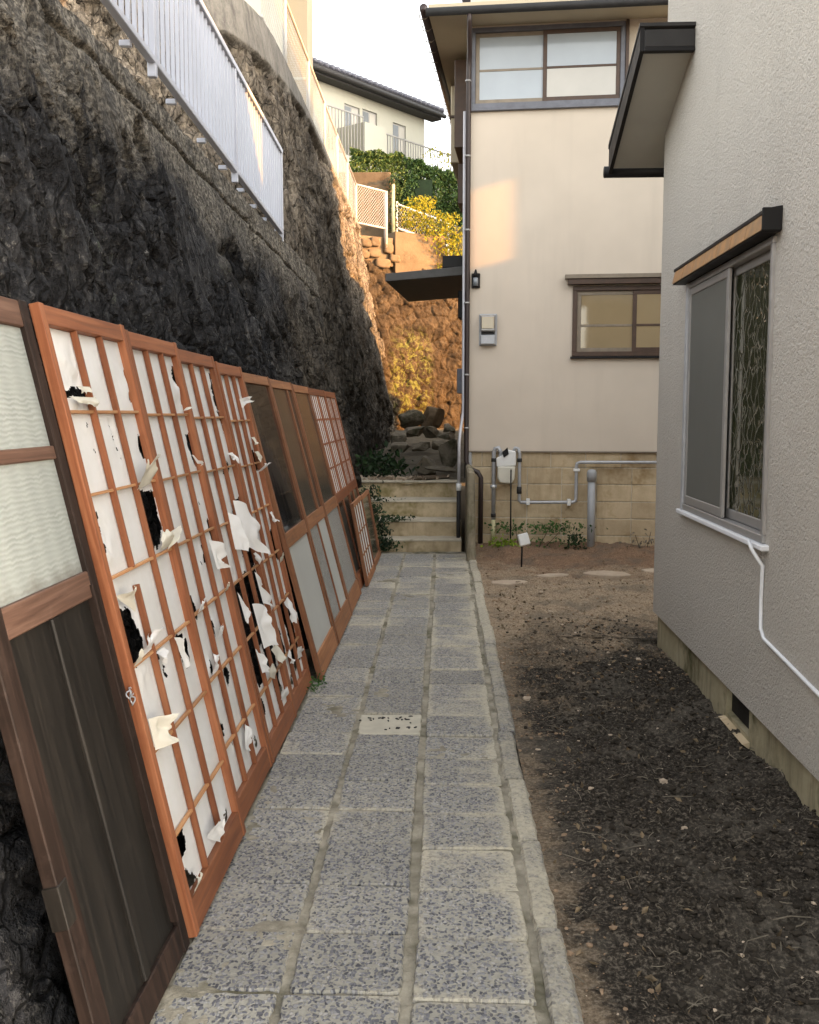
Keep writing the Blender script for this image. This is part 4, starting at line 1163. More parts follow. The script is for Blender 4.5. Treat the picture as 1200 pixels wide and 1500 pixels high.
# left-handed frame (s, n, z): build meshes with flipped faces so normals stay outward
class MBF(MB):
    def build(self, name, mat, parent=None, smooth=False, bevel=0.0):
        self.f = [tuple(reversed(f)) for f in self.f]
        return super().build(name, mat, parent, smooth, bevel)
def gx(name, mat, parent, s0, s1, n0, n1, z0, z1, bevel=0.003):
    return MBF().box(s0, s1, n0, n1, z0, z1).build(name, mat, parent, False, bevel)
S0, S1, ZT = -0.02, 5.4, 4.75
WN = (0.80, 2.34, 0.975, 2.26)
mb = MBF()
def wall_holes2(mb, s0, s1, z0, z1, holes, nf, th):
    xs = sorted({s0, s1, *[h[0] for h in holes], *[h[1] for h in holes]})
    zs = sorted({z0, z1, *[h[2] for h in holes], *[h[3] for h in holes]})
    for i in range(len(xs) - 1):
        for j in range(len(zs) - 1):
            cx, cz = (xs[i] + xs[i + 1]) / 2, (zs[j] + zs[j + 1]) / 2
            if any(h[0] < cx < h[1] and h[2] < cz < h[3] for h in holes): continue
            mb.add([(xs[i], nf, zs[j]), (xs[i + 1], nf, zs[j]), (xs[i + 1], nf, zs[j + 1]), (xs[i], nf, zs[j + 1])], [(3, 2, 1, 0)])
    for h in holes:
        a0, a1, b0, b1 = h
        mb.add([(a0, nf, b0), (a1, nf, b0), (a1, nf, b1), (a0, nf, b1), (a0, nf - th, b0), (a1, nf - th, b0), (a1, nf - th, b1), (a0, nf - th, b1)],
               [(0, 4, 5, 1), (1, 5, 6, 2), (2, 6, 7, 3), (3, 7, 4, 0), (4, 7, 6, 5)])
wall_holes2(mb, S0, S1, 0.205, ZT, [WN], 0.03, 0.09)
DX = -4.8
mb.add([(S0, .03, .205), (S0, DX, .205), (S0, DX, ZT), (S0, .03, ZT), (S1, .03, .205), (S1, DX, .205), (S1, DX, ZT), (S1, .03, ZT)], [(0, 1, 2, 3), (7, 6, 5, 4), (1, 5, 6, 2), (3, 2, 6, 7), (4, 5, 1, 0)])
mb.build('wall', 'grey_stucco', gh)
MBF().add([(S0 - .05, .09, ZT), (S1 + .1, .09, ZT), (S1 + .1, DX, ZT), (S0 - .05, DX, ZT), (S0 + 2.2, -3.0, 5.2), (S1 - 2.2, -3.0, 5.2)], [(4, 5, 1, 0), (5, 2, 1), (5, 4, 3, 2), (4, 0, 3), (0, 1, 2, 3)]).build('roof', 'tile_roof', gh)
VT = (1.72, 2.10, 0.05, 0.19)
fmb = MBF()
wall_holes2(fmb, 0.0, S1, -0.2, 0.204, [VT], 0.0, 0.16)
fmb.add([(0, 0, -.2), (0, DX, -.2), (0, DX, .204), (0, 0, .204)], [(0, 1, 2, 3)])
fdn = fmb.build('foundation', 'found', gh)
MBF().hexa([(1.70, -0.02, -0.02), (2.12, -0.02, -0.02), (2.12, -.15, 0.03), (1.70, -.15, 0.03), (1.70, 0.035, 0.02), (2.12, 0.035, 0.02), (2.12, -0.15, 0.056), (1.70, -0.15, 0.056)]).build('vent_sill', 'block', fdn)
gx('vent_shade_block', 'black_metal', fdn, 1.725, 2.095, -0.15, -0.025, 0.058, 0.186, 0)  # black block in the recess stands for the shade inside the vent
# window
ww = empty('window'); ww.parent = gh
s0, s1, z0, z1 = WN
gx('frame_top', 'alu', ww, s0, s1, -0.05, 0.045, z1 - .03, z1)
gx('frame_bottom', 'alu', ww, s0, s1, -0.05, 0.045, z0, z0 + .035)
gx('frame_side', 'galv', ww, s0 - .012, s0 + .028, -0.05, 0.05, z0, z1)
gx('frame_side', 'alu', ww, s1 - .028, s1, -0.05, 0.045, z0 + .035, z1 - .03)
gx('sill', 'white_paint', ww, s0 - .05, s1 + .05, 0.0, 0.065, z0 - .026, z0 - .001, 0.005)
sp = 1.62
for nm, a0, a1, nn, gl, bw_ in (('screen_sash', s0 + .03, sp + .035, 0.022, 'screen', 0.035), ('glass_sash', sp - .035, s1 - .03, -0.012, 'hammer', 0.045)):
    gx('sash_stile', 'alu', ww, a0, a0 + bw_, nn, nn + .018, z0 + .037, z1 - .032)
    gx('sash_stile', 'alu', ww, a1 - bw_, a1, nn, nn + .018, z0 + .037, z1 - .032)
    gx('sash_rail', 'alu', ww, a0 + bw_, a1 - bw_, nn + .001, nn + .017, z1 - .072, z1 - .033)
    gx('sash_rail', 'alu', ww, a0 + bw_, a1 - bw_, nn + .001, nn + .017, z0 + .038, z0 + .085)
    gx('pane', gl, ww, a0 + bw_, a1 - bw_, nn + .006, nn + .011, z0 + .085, z1 - .072, 0)
# copper hood over the window
hd = MBF().prism([(0.031, 2.265), (0.105, 2.265), (0.105, 2.285), (0.031, 2.35)], 'x', 0.70, 2.40).build('window_hood', 'black_metal', gh, False, 0.003)
for q in range(7):
    a0 = 0.705 + q * 0.242
    MBF().prism([(0.1055, 2.272), (0.111, 2.272), (0.096, 2.342), (0.0905, 2.340)], 'x', a0, a0 + 0.238).build('copper_sheet', 'copper', hd)
MBF().prism([(0.065, 2.338), (0.100, 2.341), (0.100, 2.356), (0.031, 2.368), (0.031, 2.352)], 'x', 0.69, 2.41).build('hood_top', 'black_metal', hd)
gx('hood_end', 'black_metal', hd, 2.402, 2.414, 0.031, 0.112, 2.268, 2.36)
# eave
def ez(s): return 3.175 + (s + 0.34) * 0.375
ea = MBF().hexa([(-0.34, 0.031, ez(-.34)), (0.74, 0.031, ez(.74)), (0.74, 0.31, ez(.74)), (-0.34, 0.31, ez(-.34)), (-0.34, 0.031, ez(-.34) + .10), (0.74, 0.031, ez(.74) + .10), (0.74, 0.31, ez(.74) + .10), (-0.34, 0.31, ez(-.34) + .10)]).build('eave', 'soffit', gh)
MBF().hexa([(-0.36, 0.311, ez(-.34) - .03), (0.76, 0.311, ez(.74) - .03), (0.76, 0.335, ez(.74) - .03), (-0.36, 0.335, ez(-.34) - .03), (-0.36, 0.311, ez(-.34) + .13), (0.76, 0.311, ez(.74) + .10), (0.76, 0.335, ez(.74) + .10), (-0.36, 0.335, ez(-.34) + .13)]).build('rake_board', 'black_metal', ea)
MBF().hexa([(-0.34, -0.8, ez(-.34)), (-0.021, -0.8, ez(-.021)), (-0.021, 0.0305, ez(-.021)), (-0.34, 0.0305, ez(-.34)), (-0.34, -0.8, ez(-.34) + .1), (-0.021, -0.8, ez(-.021) + .1), (-0.021, 0.0305, ez(-.021) + .1), (-0.34, 0.0305, ez(-.34) + .1)]).build('soffit_return', 'soffit', ea)
gx('end_fascia', 'dark_metal', ea, 0.741, 0.765, 0.031, 0.31, ez(.74) - .01, ez(.74) + .085)
gx('end_trim', 'black_metal', ea, 0.730, 0.772, 0.031, 0.312, ez(.74) - .035, ez(.74) - .011)
MBF().hexa([(-0.36, 0.031, ez(-.34) + .101), (0.77, 0.031, ez(.74) + .101), (0.77, 0.34, ez(.74) + .101), (-0.36, 0.34, ez(-.34) + .131), (-0.36, 0.031, ez(-.34) + .13), (0.77, 0.031, ez(.74) + .12), (0.77, 0.34, ez(.74) + .12), (-0.36, 0.34, ez(-.34) + .16)]).build('eave_roof', 'dark_metal', ea)
MBF().tube([(-0.40, -0.5, ez(-.34) - .01), (-0.40, 0.36, ez(-.34) - .01)], 0.038, 10).build('gutter', 'black_metal', ea, True)
MBF().prism([(-0.02, ez(-.34) - .02), (-0.10, ez(-.34) - .02), (-0.10, ez(-.34) - .25), (-0.05, ez(-.34) - .14)], 'x', -0.30, -0.20).build('eave_bracket', 'black_metal', ea)
# cable
cb = [(2.30, 0.09, 0.985), (2.335, 0.085, 0.95), (2.345, 0.04, 0.88), (2.335, 0.038, 0.72), (2.345, 0.038, 0.61), (2.39, 0.038, 0.575), (2.95, 0.038, 0.53), (4.5, 0.038, 0.42)]
tag(MBF().tube([GM @ Vector(p) for p in cb], 0.0085, 8).build('cable', 'white_paint', None, True), 'thin white cable dropping from the window sill of the grey house', 'cable')

# two unseen houses added to shade the yard; their slit throws the facade sun patch
NM = Matrix.Translation((7.6, 8.98, 0)) @ Matrix.Rotation(R(90 - SUN_AZ), 4, 'Z')
gapw = 0.038
for lab, y0, y1 in (('unseen two-storey house added to shade the yard, nearer the cream house', gapw, 3.7), ('unseen two-storey house added to shade the yard, nearer the grey house', -3.5, -gapw)):
    nh = thing('sun_blocker_house', lab, 'house', 'unseen sun-blocking houses east of the yard', mat=NM)
    bx('wall', 'pale_wall', nh, 0.0, 6.0, y0, y1, 0, 8.7, 0)
    ym = (y0 + y1) / 2
    MB().add([(-.05, y0, 8.701), (6.1, y0, 8.701), (6.1, y1, 8.701), (-.05, y1, 8.701), (2, ym, 9.3), (4, ym, 9.3)], [(0, 1, 5, 4), (1, 2, 5), (2, 3, 4, 5), (3, 0, 4)]).build('roof', 'tile_roof', nh)
    for q in (0.3, 0.7):
        for z in (1.2, 4.4):
            yc = y0 + (y1 - y0) * q
            bx('window', 'pane_far', nh, -0.04, -0.001, yc - .5, yc + .5, z, z + 1.2, 0)
    if y0 > 0:
        bx('slit_top_blocker', 'dark_metal', nh, 0.02, 0.5, -gapw, gapw - .001, 6.03, 8.69, 0)  # added block closing the sun slit above the patch of light
        bx('slit_bottom_blocker', 'galv', nh, 0.02, 0.5, -gapw, gapw - .001, 0.0, 5.05, 0)  # added block closing the sun slit below the patch of light

# ================================================================== LEANING DOORS
def door_matrix(x0, y0, lean, yaw=0.0):
    th = R(lean)
    ex = Vector((math.sin(yaw), math.cos(yaw), 0))
    side = Vector((-math.cos(yaw), math.sin(yaw), 0))
    ey = side * math.sin(th) + Vector((0, 0, 1)) * math.cos(th)
    ez_ = ex.cross(ey)
    o = Vector((x0, y0, 0.012))
    return Matrix(((ex.x, ey.x, ez_.x, o.x), (ex.y, ey.y, ez_.y, o.y), (ex.z, ey.z, ez_.z, o.z), (0, 0, 0, 1)))

def in_poly(px, py, poly):
    ins = np.zeros(px.shape, bool)
    n = len(poly)
    for i in range(n):
        x1, y1 = poly[i]; x2, y2 = poly[(i + 1) % n]
        c = ((y1 > py) != (y2 > py)) & (px < (x2 - x1) * (py - y1) / (y2 - y1 + 1e-12) + x1)
        ins ^= c
    return ins
def ell(u, v, a, b, rot=0.0, n=12, seed=0):
    r = random.Random(seed)
    return [(u + (a * math.cos(t) * math.cos(rot) - b * math.sin(t) * math.sin(rot)) * q, v + (a * math.cos(t) * math.sin(rot) + b * math.sin(t) * math.cos(rot)) * q) for t, q in ((2 * math.pi * k / n, r.uniform(.65, 1.2)) for k in range(n))]

def paper_pane(par, u0, u1, v0, v1, holes, zz, seed, res=0.007):
    hit = [h for h in holes if max(p[0] for p in h) > u0 and min(p[0] for p in h) < u1 and max(p[1] for p in h) > v0 and min(p[1] for p in h) < v1]
    if not hit:
        nu, nv_ = 5, 6
    else:
        nu, nv_ = max(4, int((u1 - u0) / res)), max(4, int((v1 - v0) / res))
    us = np.linspace(u0, u1, nu); vs2 = np.linspace(v0, v1, nv_)
    U, V = np.meshgrid(us, vs2)
    bul = np.sin(np.pi * (U - u0) / (u1 - u0)) * np.sin(np.pi * (V - v0) / (v1 - v0))
    Zp = zz + 0.004 * bul * fbm(U * 6 + seed, V * 6, 0, 2, 200) + 0 * U
    if hit:
        jt = np.clip(bul * 4, 0, 1)
        U = U + jt * 0.0025 * vnoise(U * 400, V * 400, seed, 300); V = V + jt * 0.0025 * vnoise(U * 400, V * 400, seed, 301)
        Uc = (U[:-1, :-1] + U[1:, 1:]) / 2; Vc = (V[:-1, :-1] + V[1:, 1:]) / 2
        Ud = Uc + 0.008 * vnoise(Uc * 60, Vc * 60, seed, 302) ; Vd = Vc + 0.008 * vnoise(Uc * 60, Vc * 60, seed, 303)
        keep = np.ones(Uc.shape, bool)
        dist = np.zeros(U.shape)
        for h in hit:
            keep &= ~in_poly(Ud, Vd, h)
            hc = np.mean(np.array(h), 0)
            rr = max(0.02, np.max(np.linalg.norm(np.array(h) - hc, axis=1)))
            dist = np.maximum(dist, np.exp(-((U - hc[0]) ** 2 + (V - hc[1]) ** 2) / (rr * 1.1) ** 2))
        Zp = Zp + dist * jt * 0.010 * fbm(U * 14, V * 14, seed, 3, 310)
        if not keep.any(): return None
    else:
        keep = None
    return grid_mesh('paper_pane', np.stack([U, V, Zp], -1), 'paper', par, True, keep)

def flap(par, p0, p1, vec, droop, seed, taper=0.35, mat='paper', z0=-0.004, jag=0.15, nu=15, nv_=12):
    """torn paper still hanging by the edge p0-p1 (door coordinates); vec = (du, dv, dn) towards its free end"""
    p0, p1, vec = np.array(p0, float), np.array(p1, float), np.array(vec, float) * np.array([.68, .72, .58])
    S_, T_ = np.meshgrid(np.linspace(0, 1, nu), np.linspace(0, 1, nv_))
    r = random.Random(seed)
    sk_ = r.uniform(-.2, .2)
    L = 1 + jag * 1.8 * fbm(S_ * 4 + seed, S_ * 0, seed, 3, 320)
    TT = T_ * L
    base = (p0 + p1)[None, None] / 2 + (p1 - p0)[None, None] * ((S_ - .5) * (1 - taper * T_) + sk_ * T_)[..., None]
    ln = np.linalg.norm(vec)
    U = base[..., 0] + vec[0] * TT + 0.10 * ln * T_ * fbm(S_ * 1.6 + seed, T_ * 1.6, seed + 3, 2, 340)
    V = base[..., 1] + vec[1] * TT - droop * ln * T_ ** 2 + 0.10 * ln * T_ * fbm(S_ * 1.6 + seed, T_ * 1.6, seed + 7, 2, 341)
    Zf = z0 + vec[2] * np.sin(np.clip(TT, 0, 1.6) * 1.15) / math.sin(1.15) + 0.30 * ln * T_ * fbm(S_ * 1.9 + seed, T_ * 1.9, seed, 2, 330)
    Zf = np.maximum(Zf, z0 + 0.001 * S_)
    return grid_mesh('torn_paper', np.stack([U, V, Zf], -1), mat, par, True)

SH_ROWS = [0.096, 0.288, 0.548, 0.806, 1.072, 1.318, 1.560, 1.806]
def shoji(name_label, x0, y0, w, lean, H_, holes, flaps, broken=(), seed=0, yaw=0.0, thin=0.007):
    d_ = thing('shoji_door', name_label, 'shoji door', 'torn shoji doors leaning on the rock wall', mat=door_matrix(x0, y0, lean, yaw))
    k = H_ / 1.865
    sw = 0.036
    bx('stile', 'wood_v', d_, 0, sw, 0, H_, -.030, 0, .002)
    bx('stile', 'wood_v', d_, w - sw, w, 0, H_, -.030, 0, .002)
    bx('top_rail', 'wood_h', d_, sw, w - sw, H_ - .058, H_ - .003, -.028, -.002, .002)
    bx('bottom_rail', 'wood_h', d_, sw, w - sw, 0.003, 0.096 * k, -.028, -.002, .002)
    inner = w - 2 * sw
    us = [sw, sw + inner / 3, sw + 2 * inner / 3, w - sw]
    vs_ = [q * k for q in SH_ROWS]
    for q in (1, 2):
        top = vs_[-1]; bot = vs_[0]
        segs = [(bot, top)]
        for (bq, b0, b1) in broken:
            if bq == q: segs = [(bot, b0), (b1, top)]
        for a0, a1 in segs:
            bx('lattice_bar', 'wood_v', d_, us[q] - .0055, us[q] + .0055, a0, a1, -.0235, -.003, .0012)
    for q in range(1, 7):
        bx('lattice_bar', 'wood_bar', d_, sw, w - sw, vs_[q] - .0045, vs_[q] + .0045, -.0225, -.0085, .001)
    for ci in range(3):
        for rj in range(7):
            u0, u1, v0, v1 = us[ci], us[ci + 1], vs_[rj], vs_[rj + 1]
            paper_pane(d_, u0 - (0.004 if ci == 0 else 0), u1, v0, v1, holes, -.0255, seed * 100 + ci * 7 + rj)
    for q, f in enumerate(flaps):
        flap(d_, *f, seed=seed * 50 + q) if len(f) == 4 else flap(d_, *f[:4], seed=seed * 50 + q, **f[4])
    return d_
slits = lambda L: [[(u - .003, v - .008), (u + .004, v - .006), (u + .003, v + .009), (u - .004, v + .006)] for u, v in L]
O = dict(mat='paper_old')
shoji('orange shoji with large black tears, nearest of the row, beside the dark panelled door', -0.712, 2.70, 0.722, 12.35, 1.865,
      [[(.045, 1.64), (.12, 1.625), (.15, 1.64), (.22, 1.635), (.26, 1.625), (.30, 1.632), (.30, 1.598), (.22, 1.602), (.12, 1.600), (.05, 1.622)],
       [(.66, 1.70), (.69, 1.71), (.69, 1.60), (.67, 1.60)], [(.655, 1.48), (.69, 1.48), (.69, 1.40), (.665, 1.40)],
       [(.47, 1.305), (.69, 1.28), (.67, 1.17), (.60, 1.09), (.52, 1.10), (.475, 1.20)],
       [(.03, 1.275), (.115, 1.27), (.055, 1.09), (.03, 1.08)],
       [(.03, 1.02), (.17, .96), (.23, .86), (.21, .815), (.12, .80), (.03, .83)],
       ell(.58, .735, .045, .07, 0.2, 12, 2), ell(.33, .78, .018, .02, 0, 9, 3), ell(.30, .70, .015, .03, 0, 9, 5), ell(.36, .72, .012, .02, 0, 9, 6),
       [(.035, .285), (.16, .28), (.17, .22), (.10, .19), (.035, .20)], [(.04, .14), (.12, .16), (.19, .10), (.12, .098), (.05, .10)], ell(.60, .125, .03, .018, .4, 9, 8),
       ell(.15, .585, .05, .02, .1, 9, 9)] + slits([(.20, 1.52), (.23, 1.44), (.42, 1.52), (.425, 1.48), (.43, 1.44), (.435, 1.405), (.30, 1.16), (.315, 1.14), (.5, .33), (.28, .33)]),
      [((.45, 1.30), (.60, 1.31), (.05, .11, .09), 0.1, dict(mat='paper_old', taper=.1)),
       ((.53, 1.085), (.67, 1.085), (.02, .07, .05), 0.1, O), ((.62, 1.075), (.69, 1.13), (.03, .02, .06), 0.0, O),
       ((.035, 1.02), (.16, .95), (.05, .06, .035), 0.0, dict(mat='paper_old', taper=.75)),
       ((.10, .815), (.22, .82), (.03, .09, .04), 0.1, dict(taper=.2)), ((.04, .81), (.12, .81), (.02, .05, .03), 0.1, O),
       ((.05, .555), (.05, .65), (.08, -.02, .075), 0.2, dict(mat='paper_old', taper=.1)),
       ((.46, .80), (.50, .68), (.07, -.03, .03), .2, dict(taper=.2)),
       ((.06, 1.603), (.28, 1.603), (.0, -.03, .025), 0.1, O), ((.14, 1.635), (.26, 1.635), (.0, -.03, .012), 0.0, O),
       ((.30, .17), (.42, .10), (.08, .07, .03), 0.1, {}), ((.05, .10), (.14, .10), (.0, .05, .03), 0.1, O),
       ((.25, .80), (.34, .80), (.0, -.06, .02), 0.1, {})], ((1, 1.02, 1.074),), 1)
shoji('orange shoji with small holes and peeling right edge, second of the row', -0.735, 3.45, 0.665, 11.9, 1.850,
      [[(.60, 1.75), (.64, 1.75), (.64, 1.58), (.615, 1.60)], [(.585, 1.46), (.64, 1.48), (.64, 1.33), (.57, 1.36)], [(.60, 1.10), (.64, 1.10), (.64, .92), (.59, .95)],
       ell(.45, .98, .05, .05, .3, 10, 31), ell(.12, .82, .03, .045, .3, 10, 12), ell(.30, .71, .035, .05, .3, 10, 13), ell(.16, .58, .02, .03, 0, 9, 14), ell(.36, .50, .03, .045, .2, 9, 15), ell(.13, .34, .02, .03, 0, 9, 16), ell(.45, .22, .025, .035, 0, 9, 17), ell(.55, .15, .02, .03, 0, 9, 18)] + slits([(.52, 1.18), (.53, 1.165), (.35, .95), (.5, 1.30), (.21, .25), (.4, .3)]),
      [((.54, 1.56), (.60, 1.575), (.05, .01, .035), 0.1, O), ((.48, 1.03), (.50, .90), (.08, -.02, .06), .2, dict(jag=.3)), ((.52, 1.38), (.57, 1.34), (.05, -.03, .03), .1, {}), ((.09, .80), (.18, .80), (.02, .05, .02), .1, {}), ((.10, .56), (.18, .56), (.02, .09, .02), .0, dict(taper=.7)), ((.28, .66), (.36, .66), (-.01, .05, .02), .1, {}), ((.30, .20), (.38, .28), (.05, -.05, .015), .1, {}), ((.53, .80), (.60, .80), (.02, .04, .03), .1, O)], (), 2)
shoji('orange shoji with huge jagged torn flap and ragged lower half, third of the row', -0.733, 4.13, 0.675, 12.3, 1.835,
      [[(.44, 1.12), (.64, 1.14), (.64, .80), (.50, .78), (.42, .90)], [(.04, .78), (.40, .80), (.62, .78), (.64, .50), (.30, .44), (.06, .54)], [(.10, .50), (.30, .50), (.34, .32), (.16, .30)], [(.40, .46), (.60, .40), (.60, .16), (.44, .12)], ell(.10, .22, .06, .09, .3, 11, 22), [(.60, 1.75), (.64, 1.75), (.64, 1.45), (.61, 1.5)], ell(.50, 1.28, .08, .03, .3, 11, 25)],
      [((.40, 1.14), (.40, .92), (.12, -.02, .12), 0.15, dict(taper=-.1, jag=.22)), ((.24, 1.10), (.22, .93), (.06, -.02, .07), 0.2, dict(taper=.2, jag=.2)), ((.08, .76), (.10, .62), (.06, -.02, .035), .2, dict(jag=.3)), ((.50, .78), (.52, .62), (.07, -.02, .05), .2, dict(taper=.1, jag=.3)),
       ((.30, .66), (.32, .44), (.09, -.04, .075), .25, dict(taper=.1, jag=.2)), ((.16, .48), (.18, .36), (.05, -.02, .04), .2, dict(jag=.3)), ((.46, .40), (.60, .40), (.01, -.09, .04), .1, O), ((.42, .16), (.54, .13), (.02, .07, .03), .1, {}), ((.50, 1.36), (.62, 1.36), (.01, -.06, .035), .1, dict(jag=.3)), ((.30, .31), (.40, .27), (.02, .08, .03), .1, O), ((.56, .86), (.62, .86), (.0, -.05, .035), .1, dict(jag=.3))], (), 3)
shoji('orange shoji with curled paper scraps along its right side, fourth of the row', -0.738, 4.82, 0.600, 12.0, 1.810,
      [[(.42, 1.36), (.57, 1.34), (.57, 1.24), (.44, 1.22)], [(.46, .90), (.57, .92), (.57, .72), (.47, .74)], [(.30, .52), (.56, .54), (.56, .16), (.34, .14)], ell(.15, .36, .05, .10, .2, 11, 33), ell(.20, .14, .07, .03, .2, 11, 34)],
      [((.38, 1.63), (.39, 1.58), (.10, .01, .075), .05, {}), ((.46, 1.42), (.56, 1.42), (.0, -.05, .03), .1, O), ((.42, 1.23), (.55, 1.23), (.03, .055, .085), .2, {}), ((.46, 1.34), (.56, 1.34), (.0, -.06, .04), .1, O), ((.50, 1.0), (.56, 1.0), (.0, -.07, .03), .1, dict(jag=.3)), ((.46, .72), (.56, .72), (.02, .06, .03), .1, O), ((.34, .52), (.46, .53), (.02, -.12, .04), .1, dict(jag=.25)), ((.36, .20), (.50, .18), (.02, .07, .03), .1, {}), ((.12, .28), (.2, .30), (.02, -.06, .02), .1, {})], (), 4)

# old panelled door nearest to the viewer
od = thing('panelled_door', 'dark old wooden door with two rippled panes above blackened panels, nearest the viewer', 'door', mat=door_matrix(-0.722, 2.01, 12.6))
W0, H0 = 0.655, 1.865
bx('stile', 'dark_v', od, 0, 0.078, 0, H0, -.034, 0, .003)
bx('stile', 'dark_v', od, W0 - .05, W0, 0, H0, -.034, 0, .003)
bx('edge_strip', 'dark_v', od, W0 - .062, W0 - .051, 0.10, 1.08, -.030, .006, .002)
bx('top_rail', 'dark_h', od, .078, W0 - .05, 1.79, H0 - .003, -.032, -.003, .003)
bx('middle_rail', 'dark_h', od, .078, W0 - .05, 1.432, 1.468, -.028, -.006, .003)
bx('lock_rail', 'dark_h', od, .078, W0 - .05, 1.045, 1.118, -.032, -.002, .003)
bx('bottom_rail', 'dark_v', od, .078, W0 - .05, 0.003, 0.085, -.032, -.003, .003)
bx('pane', 'ripple', od, .078, W0 - .05, 1.468, 1.79, -.020, -.016, 0)
bx('pane', 'ripple', od, .078, W0 - .05, 1.118, 1.432, -.020, -.016, 0)
bx('panel', 'panel_v', od, .078, .325, .085, 1.045, -.024, -.016, 0)
bx('panel', 'panel_v', od, .365, W0 - .05, .085, 1.045, -.024, -.016, 0)
bx('centre_stile', 'panel_v', od, .325, .365, .085, 1.045, -.030, -.006, .004)
bx('repair_patch', 'panel_v', od, -.005, .045, .41, .51, -.036, .003, .002)
tag_p = bx('paper_tag', 'white_plastic', od, W0 + .003, W0 + .035, .78, .93, -.03, -.027, 0)
mb = MB()
for q, (a0, b0) in enumerate(((.0, .0), (.012, -.02), (.02, .005))):
    pp = [(W0 + .005 + a0 + .016 * math.cos(t), .745 + b0 + .012 * math.sin(t), .004 + .004 * math.sin(2 * t + q)) for t in np.linspace(0, 6.28, 14)]
    mb.tube(pp, .0022, 5, False)
mb.build('latch_chain', 'galv', od, True)

def glass_door(label, x0, y0, w, lean, H_, up, low, vm='brown_v', hm='brown_h', lattice=False, two=False, mid=(0.775, 0.86), yaw=0):
    d_ = thing('lattice_door' if lattice else 'glazed_door', label, 'lattice door' if lattice else 'glass door', 'glazed sliding doors leaning on the rock wall', mat=door_matrix(x0, y0, lean, yaw))
    sw = .038
    bx('stile', vm, d_, 0, sw, 0, H_, -.030, 0, .002)
    bx('stile', vm, d_, w - sw, w, 0, H_, -.030, 0, .002)
    bx('top_rail', hm, d_, sw, w - sw, H_ - .06, H_ - .003, -.028, -.002, .002)
    bx('middle_rail', hm, d_, sw, w - sw, mid[0], mid[1], -.028, -.002, .002)
    bx('bottom_rail', hm, d_, sw, w - sw, .003, .135, -.028, -.002, .002)
    if lattice:
        bx('paper_pane', 'paper', d_, sw, w - sw, mid[1], H_ - .06, -.017, -.014, 0)
        bx('lattice_post', 'wood_v', d_, w / 2 - .02, w / 2 + .02, mid[1], H_ - .06, -.0135, -.002, .002)
        for q in range(1, 8):
            if q == 4: continue
            u = sw + (w - 2 * sw) * q / 8
            bx('lattice_bar', 'wood_v', d_, u - .006, u + .006, mid[1], H_ - .06, -.0135, -.007, .001)
        for q in range(1, 4):
            v = mid[1] + (H_ - .06 - mid[1]) * q / 4
            bx('lattice_bar', 'wood_h', d_, sw, w - sw, v - .008, v + .008, -.0130, -.009, .001)
    else:
        bx('pane', up, d_, sw, w - sw, mid[1], H_ - .06, -.018, -.014, 0)
    if len(low) == 2:
        bx('muntin', vm, d_, w * .5 - .014, w * .5 + .014, .135, mid[0], -.026, -.004, .002)
        bx('pane', low[0], d_, sw, w * .5 - .014, .135, mid[0], -.018, -.014, 0)
        bx('pane', low[1], d_, w * .5 + .014, w - sw, .135, mid[0], -.018, -.014, 0)
    else:
        bx('pane', low[0], d_, sw, w - sw, .135, mid[0], -.018, -.014, 0)
    return d_
glass_door('glazed door with black upper pane and plain frosted lower pane, beside the fourth shoji', -0.685, 5.48, 0.86, 14.2, 1.805, 'pane_dark', ['pane_frost'])
gd = glass_door('glazed door with olive upper pane over one patterned and one frosted lower pane', -0.683, 6.37, 0.93, 14.4, 1.800, 'pane_olive', ['pane_fern', 'pane_frost'])
bx('upper_muntin', 'brown_v', gd, .66, .70, .86, 1.74, -.026, -.003, .002)
glass_door('glazed door with dull olive upper pane, just before the orange lattice doors', -0.687, 7.33, 0.86, 14.2, 1.790, 'pane_olive', ['pane_fern'])
glass_door('orange lattice door with twin paper fields, behind the small low sash', -0.705, 8.22, 1.10, 13.9, 1.785, None, ['pane_olive', 'pane_olive'], 'wood_v', 'wood_h', True)
glass_door('farthest orange lattice door, at the end of the row by the steps', -0.715, 9.34, 0.90, 13.6, 1.78, None, ['pane_olive', 'pane_olive'], 'wood_v', 'wood_h', True)
def small_sash(label, x0, y0, w, H_, lean, lat):
    d_ = thing('low_sash', label, 'sash', 'small low sashes at the end of the row', mat=door_matrix(x0, y0, lean))
    sw = .04
    bx('stile', 'brown_v', d_, 0, sw, 0, H_, -.03, 0, .002); bx('stile', 'brown_v', d_, w - sw, w, 0, H_, -.03, 0, .002)
    bx('top_rail', 'brown_h', d_, sw, w - sw, H_ - .04, H_, -.028, -.002, .002); bx('bottom_rail', 'brown_h', d_, sw, w - sw, 0, .06, -.028, -.002, .002)
    if lat:
        bx('paper_pane', 'paper', d_, sw, w - sw, .06, H_ - .04, -.017, -.014, 0)
        for q in range(1, 4):
            u = sw + (w - 2 * sw) * q / 4
            bx('lattice_bar', 'brown_v', d_, u - .016, u + .016, .06, H_ - .04, -.0135, -.006, .001)
        for v in (.26, .46):
            bx('lattice_bar', 'brown_h', d_, sw, w - sw, v - .008, v + .008, -.0130, -.008, .001)
    else:
        bx('pane', 'pane_olive', d_, sw, w - sw, .06, H_ - .04, -.018, -.014, 0)
small_sash('small low brown sash with white paper lattice propped before the lattice doors', -0.655, 8.55, 0.92, 0.74, 10.5, True)
small_sash('small low brown glazed sash, last at the foot of the steps', -0.665, 9.50, 0.95, 0.72, 10.5, False)

